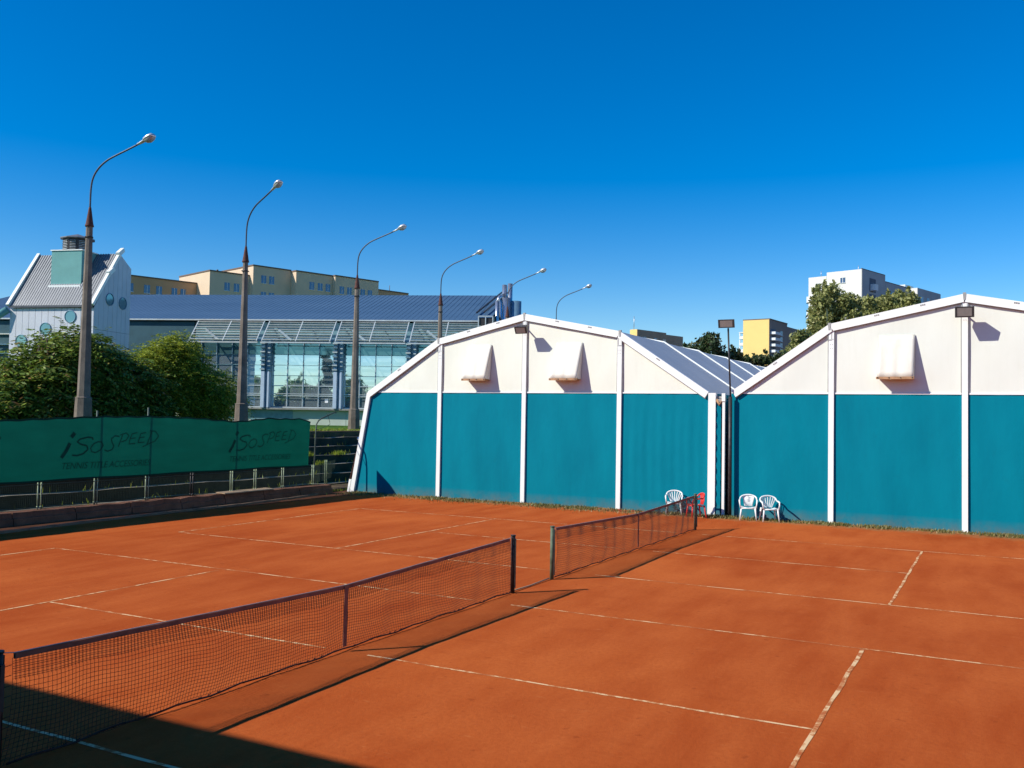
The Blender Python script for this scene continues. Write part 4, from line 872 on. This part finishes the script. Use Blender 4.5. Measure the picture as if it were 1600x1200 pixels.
# chimney box and cupola
BX0, BY0, BY1 = .95, 1.75, 4.05
MB().box(BX0, BX0 + 1.5, BY0, BY1, 11.3, 13.95).build('aqua_box', M['aqua'], tw)
MB().box(BX0 - .06, BX0 + 1.56, BY0 - .06, BY1 + .06, 13.952, 14.02).build('box_coping', M['beam'], tw)
MB().box(BX0 - .15, BX0 - .005, BY0 - .05, BY1 + .1, 11.42, 11.62).build('box_flashing', M['beam'], tw)
cc = Vector((BX0 + 1.1, 2.95, 14.02)); n = 10
cup = MB(); cup.tube([cc, cc + Vector((0, 0, .85))], .92, n, True, False); cup.build('cupola', M['darksteel'], tw)
cup = MB(); cup.tube([cc + Vector((0, 0, .86)), cc + Vector((0, 0, .92)), cc + Vector((0, 0, 1.25))], [1.12, 1.12, .04], n, True, False); cup.build('cupola_roof', M['greyroof'], tw)
for k in range(n):
    a = 2 * math.pi * (k + .5) / n; c = cc + Vector((math.cos(a) * .90, math.sin(a) * .90, 0)); t_ = Vector((-math.sin(a), math.cos(a), 0))
    for j in range(6): m_ = MB(); m_.obox(c + Vector((0, 0, .14 + .11 * j)), t_ * .19, Vector((math.cos(a), math.sin(a), -.6)) * .025, Vector((0, 0, .008))); m_.build('louvre_blade', M['louv'], tw)
# balcony wing left of the tower
MB().box(.6, 4, FW + .02, FW + 6, 2.3, 8.6).build('side_wing', M['tealwall'], tw)
for z in (7.0, 7.6, 8.3): MB().box(.45, .58, FW + .05, FW + 6, z, z + .07).build('wing_rail', M['louv'], tw)
m_ = MB(); m_.tube([(-.1, FW + .1, 9.9), (-.4, FW + .9, 9.3), (-.4, FW + 3, 7.8)], .24, 12); m_.build('vent_pipe', M['aqua'], tw)

# ------------------------------------------------------------------ apartment buildings
def window(b_, face, s, z, w_=.9, h=1.3, off=0., mt='win'):
    # face 'y': plane y=off looking -y ; face 'x': plane x=off looking -x
    m_ = MB(); f = MB()
    if face == 'y':
        m_.box(s, s + w_, off - .03, off - .005, z, z + h); f.box(s + w_ / 2 - .04, s + w_ / 2 + .04, off - .06, off - .031, z, z + h); f.box(s - .06, s + w_ + .06, off - .12, off - .004, z - .09, z - .01)
    else:
        m_.box(off - .03, off - .005, s, s + w_, z, z + h); f.box(off - .06, off - .031, s + w_ / 2 - .04, s + w_ / 2 + .04, z, z + h); f.box(off - .12, off - .004, s - .06, s + w_ + .06, z - .09, z - .01)
    o = m_.build('window', M[mt], b_); f.build('frame', M['balc'], o)
A1 = R(-17.21)
ob = empty('apartment_block', (98.471, 105.167, 0), A1, 'long ochre apartment block stepping up in sections behind the blue roof', 'building')
secs = [('orange', -13, -.02, 4.4, 24.52, None), ('cream', 0, 7.08, 0, 26.25, 0), ('cream', 7.1, 14.31, -1.2, 27.9, 1), ('cream', 14.33, 21.72, -2.8, 27.7, 2), ('cream', 21.74, 31.2, -3.6, 27.7, 3), ('orange', 31.2, 39, -2.6, 26.4, None)]
for mt, x0, x1, y0, zt, _ in secs:
    MB().box(x0, x1, y0, y0 + 11, 2.3, zt).build('wall', M[mt], ob); MB().box(x0 - .1, x1 - .02, y0 - .1, y0 + 11, zt + .002, zt + .22).build('roof_edge', M['trim'], ob)
for x0, x1, y0, ws_, zt in ((-13, 0, 4.4, (-11.5, -8.84, -6.87, -4.32, -2.8), 23.6), (0, 7, 0, (2.6, 4.3), 24.9), (7.1, 14, -1.2, (8.6, 10.1), 26.7), (14.3, 21.5, -2.8, (17.0, 18.7, 20.3), 26.4), (21.7, 31, -3.6, (22.7, 24.3, 27.2, 28.8), 26.2)):
    for fl in range(6):
        for s in ws_: window(ob, 'y', s, zt - 1.5 - 2.8 * fl, .95, 1.3, y0)
m_ = MB()
for q, z in ((2, 26.4), (9, 28.1), (25, 27.9), (30, 27.9)): m_.box(q, q + .25, 1.5, 1.75, z, z + .5)
m_.tube([(38, 2, 26.8), (38, 2, 28.4)], .06, 6); m_.build('roof_vent', M['trim'], ob)

wb = empty('tower_block', (158.395, 12.618, 0), A1, 'tall white apartment tower behind the trees, with grey shaded side', 'building')
def part_box(name, b_, mt, *a): return MB().box(*a).build(name, M[mt], b_)
def lit_shaded_walls(b_, lit, dark, x0, x1, y0, y1, z0, z1):  # side away from the sun gets its shade from a darker wall colour
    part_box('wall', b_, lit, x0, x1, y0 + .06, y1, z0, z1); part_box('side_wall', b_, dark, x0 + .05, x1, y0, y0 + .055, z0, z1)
lit_shaded_walls(wb, 'white', 'whiteshade', 0, 9.6, 0, 6.44, 0, 30.1); lit_shaded_walls(wb, 'white', 'whiteshade', .02, 9.6, 6.45, 9.91, 0, 29.5); lit_shaded_walls(wb, 'white', 'whiteshade', 9.62, 20.5, 0, 9, 0, 28.95); lit_shaded_walls(wb, 'white', 'whiteshade', 20.55, 32, -1.5, 8, 0, 29.0)
part_box('parapet', wb, 'trim', 0, 9.6, .0, .2, 30.11, 30.25); part_box('parapet', wb, 'trim', 9.7, 20.4, .0, .2, 28.96, 29.1)
window(wb, 'x', 7.7, 27.2, .5, 1.1, 0); window(wb, 'x', 3.0, 28.0, .9, .9, 0)
for fl in range(8):
    window(wb, 'x', 7.7, 24.4 - 2.8 * fl, .5, 1.1, 0); window(wb, 'x', 3.0, 25.2 - 2.8 * fl, .9, .9, 0)
    z = 29.1 - 2.8 * fl; part_box('recess_shade', wb, 'shade', 3.0, 5.6, -.02, -.004, z - 2.6, z - .2); part_box('balcony', wb, 'balc', 3.3, 4.6, -.9, -.022, z - 2.4, z - 1.3)  # flat dark sheet on the wall, painted shade for the balcony opening
    for q in (12, 15, 18): window(wb, 'y', q, z - 2.9, 1.2, 1.3, 0)
    for q in (22, 25, 28): window(wb, 'y', q, z - 2.9, 1.2, 1.3, -1.5)
    part_box('balcony', wb, 'balc', .8, 3.0, 9.92, 10.7, z - 4.0, z - 2.9)
m_ = MB(); m_.tube([(3, 2, 30), (3, 2, 31.3)], .05, 6); m_.tube([(1, 8, 29.5), (1, 8, 30.6)], .05, 6); m_.box(21, 25, 1, 4, 29, 29.9); m_.build('roof_mast', M['steel'], wb)

yb2 = empty('yellow_block', (120.936, 20.265, 0), R(-7.21), 'yellow apartment block with white balconies on its corner, seen between the tents', 'building')
lit_shaded_walls(yb2, 'yellow', 'yellowshade', 0, 7.6, 0, 3.85, 0, 17.75); lit_shaded_walls(yb2, 'yellowshade', 'yellowshade', 7.62, 14, .3, 3.5, 0, 17.5)
part_box('parapet', yb2, 'trim', 0, 7.6, -.06, 3.9, 17.752, 17.9)
for k in range(5):
    z = 15.6 - 1.15 * k * .66 * 1.0
for k in range(5):
    z = 16.0 - .86 * k * 1.0
    part_box('balcony', yb2, 'balc', .35, 2.6, -.75, -.02, z - .30, z + .05); part_box('recess_shade', yb2, 'shade', .4, 2.5, -.018, -.003, z + .06, z + .52)  # opening above each balcony is a flat sheet of painted shade
    window(yb2, 'y', 4.6, z - .1, .8, .6, 0)
for k in range(4):
    z = 15.9 - .95 * k; part_box('balcony', yb2, 'balc', .3, 1.6, 3.87, 4.55, z - .75, z - .35); part_box('balcony_post', yb2, 'balc', .3, .42, 4.4, 4.54, z - .34, z + .1)
part_box('balcony_roof', yb2, 'balc', .3, 1.6, 3.87, 4.6, 16.05, 16.15)

sb = empty('low_apartment_block', (131.2, 43.66, 0), A1, 'low ochre building with a dark side seen above the left tent roof', 'building')
lit_shaded_walls(sb, 'yellow', 'yellowshade', 0, 8.0, 0, 1.5, 0, 18.0); lit_shaded_walls(sb, 'yellowshade', 'yellowshade', 8.02, 13.2, .2, 1.5, 0, 17.75)
for q in (1.5, 4.5, 7): window(sb, 'y', q, 16.0, .9, .9, 0)
m_ = MB(); m_.tube([(.4, 1, 18), (.4, 1, 20.2)], .05, 6); m_.tube([(.4, .7, 19.6), (.4, 1.3, 19.6)], .03, 5); m_.build('aerial', M['steel'], sb)

# ------------------------------------------------------------------ far trees
def far(name, u, lobes, n, size, mat, label, seed, tr=.3): 
    c = lobes[0]; return tree(name, (c[0], c[1], 0), lobes, n, size, mat, label, 'trees beyond the tents', seed, 0, .35, tr)
tr_ = [
 ('broadleaf_tree', [(63.0, 12.6, 8.9, 1.3, 1.3, 1.3), (62.2, 14.2, 8.2, 1.4, 1.4, 1.2), (61.5, 15.8, 7.6, 1.4, 1.4, 1.0), (63.9, 11.2, 8.2, 1.0, 1.0, 1.1), (62.5, 13.5, 6.0, 2.6, 3.0, 2.5)], 16000, .18, 'leafd', 'dark green round tree rising over the left tent roof, left of the light pole', 21),
 ('broadleaf_tree', [(69.2, 11.7, 7.9, 1.2, 1.4, 1.0), (70.0, 9.9, 8.2, 1.3, 1.4, 1.1), (70.9, 8.2, 8.1, 1.2, 1.3, 1.1), (71.6, 6.6, 8.3, 1.2, 1.3, 1.3), (70.5, 9.0, 5.5, 2.5, 4.5, 2.3)], 16000, .18, 'leafd', 'low dark brownish green tree in front of the yellow building', 22),
 ('broadleaf_tree', [(77, 7.8, 10.6, 1.0, 1.0, 1.1), (77.4, 6.7, 10.0, 1.2, 1.2, 1.3), (77.2, 7.6, 8.2, 1.9, 1.9, 2.2)], 10000, .19, 'leafc', 'small thin tree between the yellow building and the white tower', 23),
 ('broadleaf_tree', [(83.2, 6.0, 15.0, 1.9, 1.9, 1.9), (82.8, 7.1, 13.2, 1.5, 1.5, 1.6), (83.8, 4.7, 13.6, 1.9, 1.8, 1.8), (82.7, 6.9, 11.2, 1.7, 1.8, 1.6), (83.8, 4.4, 10.9, 2.4, 2.6, 2.5), (83.4, 5.5, 8.5, 2.4, 2.8, 2.8)], 30000, .19, 'leafc', 'tall light green poplar in front of the white tower, taller of two', 24),
 ('broadleaf_tree', [(90.8, 2.6, 14.3, 2.1, 2.1, 2.2), (91.6, .9, 14.8, 2.3, 2.1, 2.2), (92.1, -.3, 14.2, 1.7, 1.6, 1.6), (92.8, -1.9, 12.9, 1.1, 1.1, 1.1), (91.5, .5, 11.0, 2.6, 3.8, 2.8)], 30000, .20, 'leafc', 'broad olive brown poplar right of the tall one, above the right tent', 25)]
for nm, lobes, n, size, mt, lab, seed in tr_: far(nm, 0, lobes, n, size, M[mt], lab, seed)

tree('conifer_tree', (-22, 34, -.05), [(-22, 34, 3, 2.4, 2.4, 2), (-22, 34, 5.5, 1.9, 1.9, 1.8), (-22, 34, 8, 1.5, 1.5, 1.8), (-22, 34, 10.3, 1.0, 1.0, 1.6), (-22, 34, 12.2, .5, .5, 1.2)], 5000, .3, M['leafd'], 'tall dark conifer behind the viewer, mirrored in the glass hall', 'trees mirrored in the glass hall', 31, 0, .3, .3)
tree('hedge_shrub', (-20, 36, -.05), [(-20, 20 + 3.2 * i, 2.3, 1.5, 2.2, 2.6 + .5 * (i % 3)) for i in range(11)], 16000, .26, M['leafd'], 'long dense hedge behind the viewer, mirrored low in the hall glass', 'trees mirrored in the glass hall', 33, 0, .3, .2)
for i, (y, h) in enumerate(((38, 8.5), (30, 9), (45, 8), (52, 9))):
    tree('broadleaf_tree', (-24 - i % 3, y, -.05), [(-24 - i % 3, y, h * .66, 2.6, 2.8, h * .34), (-23 - i % 3, y + 1.5, h * .4, 2.4, 2.4, h * .3), (-25, y - 1.5, h * .38, 2.4, 2.4, h * .3)], 4500, .32, M['leafa'], ['green tree left of the dark conifer, mirrored in the hall glass', 'green tree right of the dark conifer, mirrored in the hall glass', 'second green tree left of the mirrored conifer', 'outermost green tree of the mirrored row'][i], 'trees mirrored in the glass hall', 40 + i, 0, .3, .25)

# clubhouse whose wall and roof throw the shadow in the near corner
ch = empty('clubhouse', (-11.6, 0, 0), 0, 'plain clubhouse behind the viewer that shades the near corner of the court', 'building')
MB().box(-19, -11.25, -24, 20, -.05, 7.5).build('wall', M['clubhouse'], ch, True); MB().box(-19.3, -11.15, -24.3, 20.3, 7.502, 7.70).build('roof', M['trim'], ch, True)
for i in range(12):
    y = -21 + 3.4 * i
    for z in (1.0, 4.4): f = MB().box(-11.246, -11.2, y, y + 1.4, z, z + 1.5).build('window', M['win'], ch, True); MB().box(-11.198, -11.17, y + .67, y + .73, z, z + 1.5).build('frame', M['balc'], f, True)
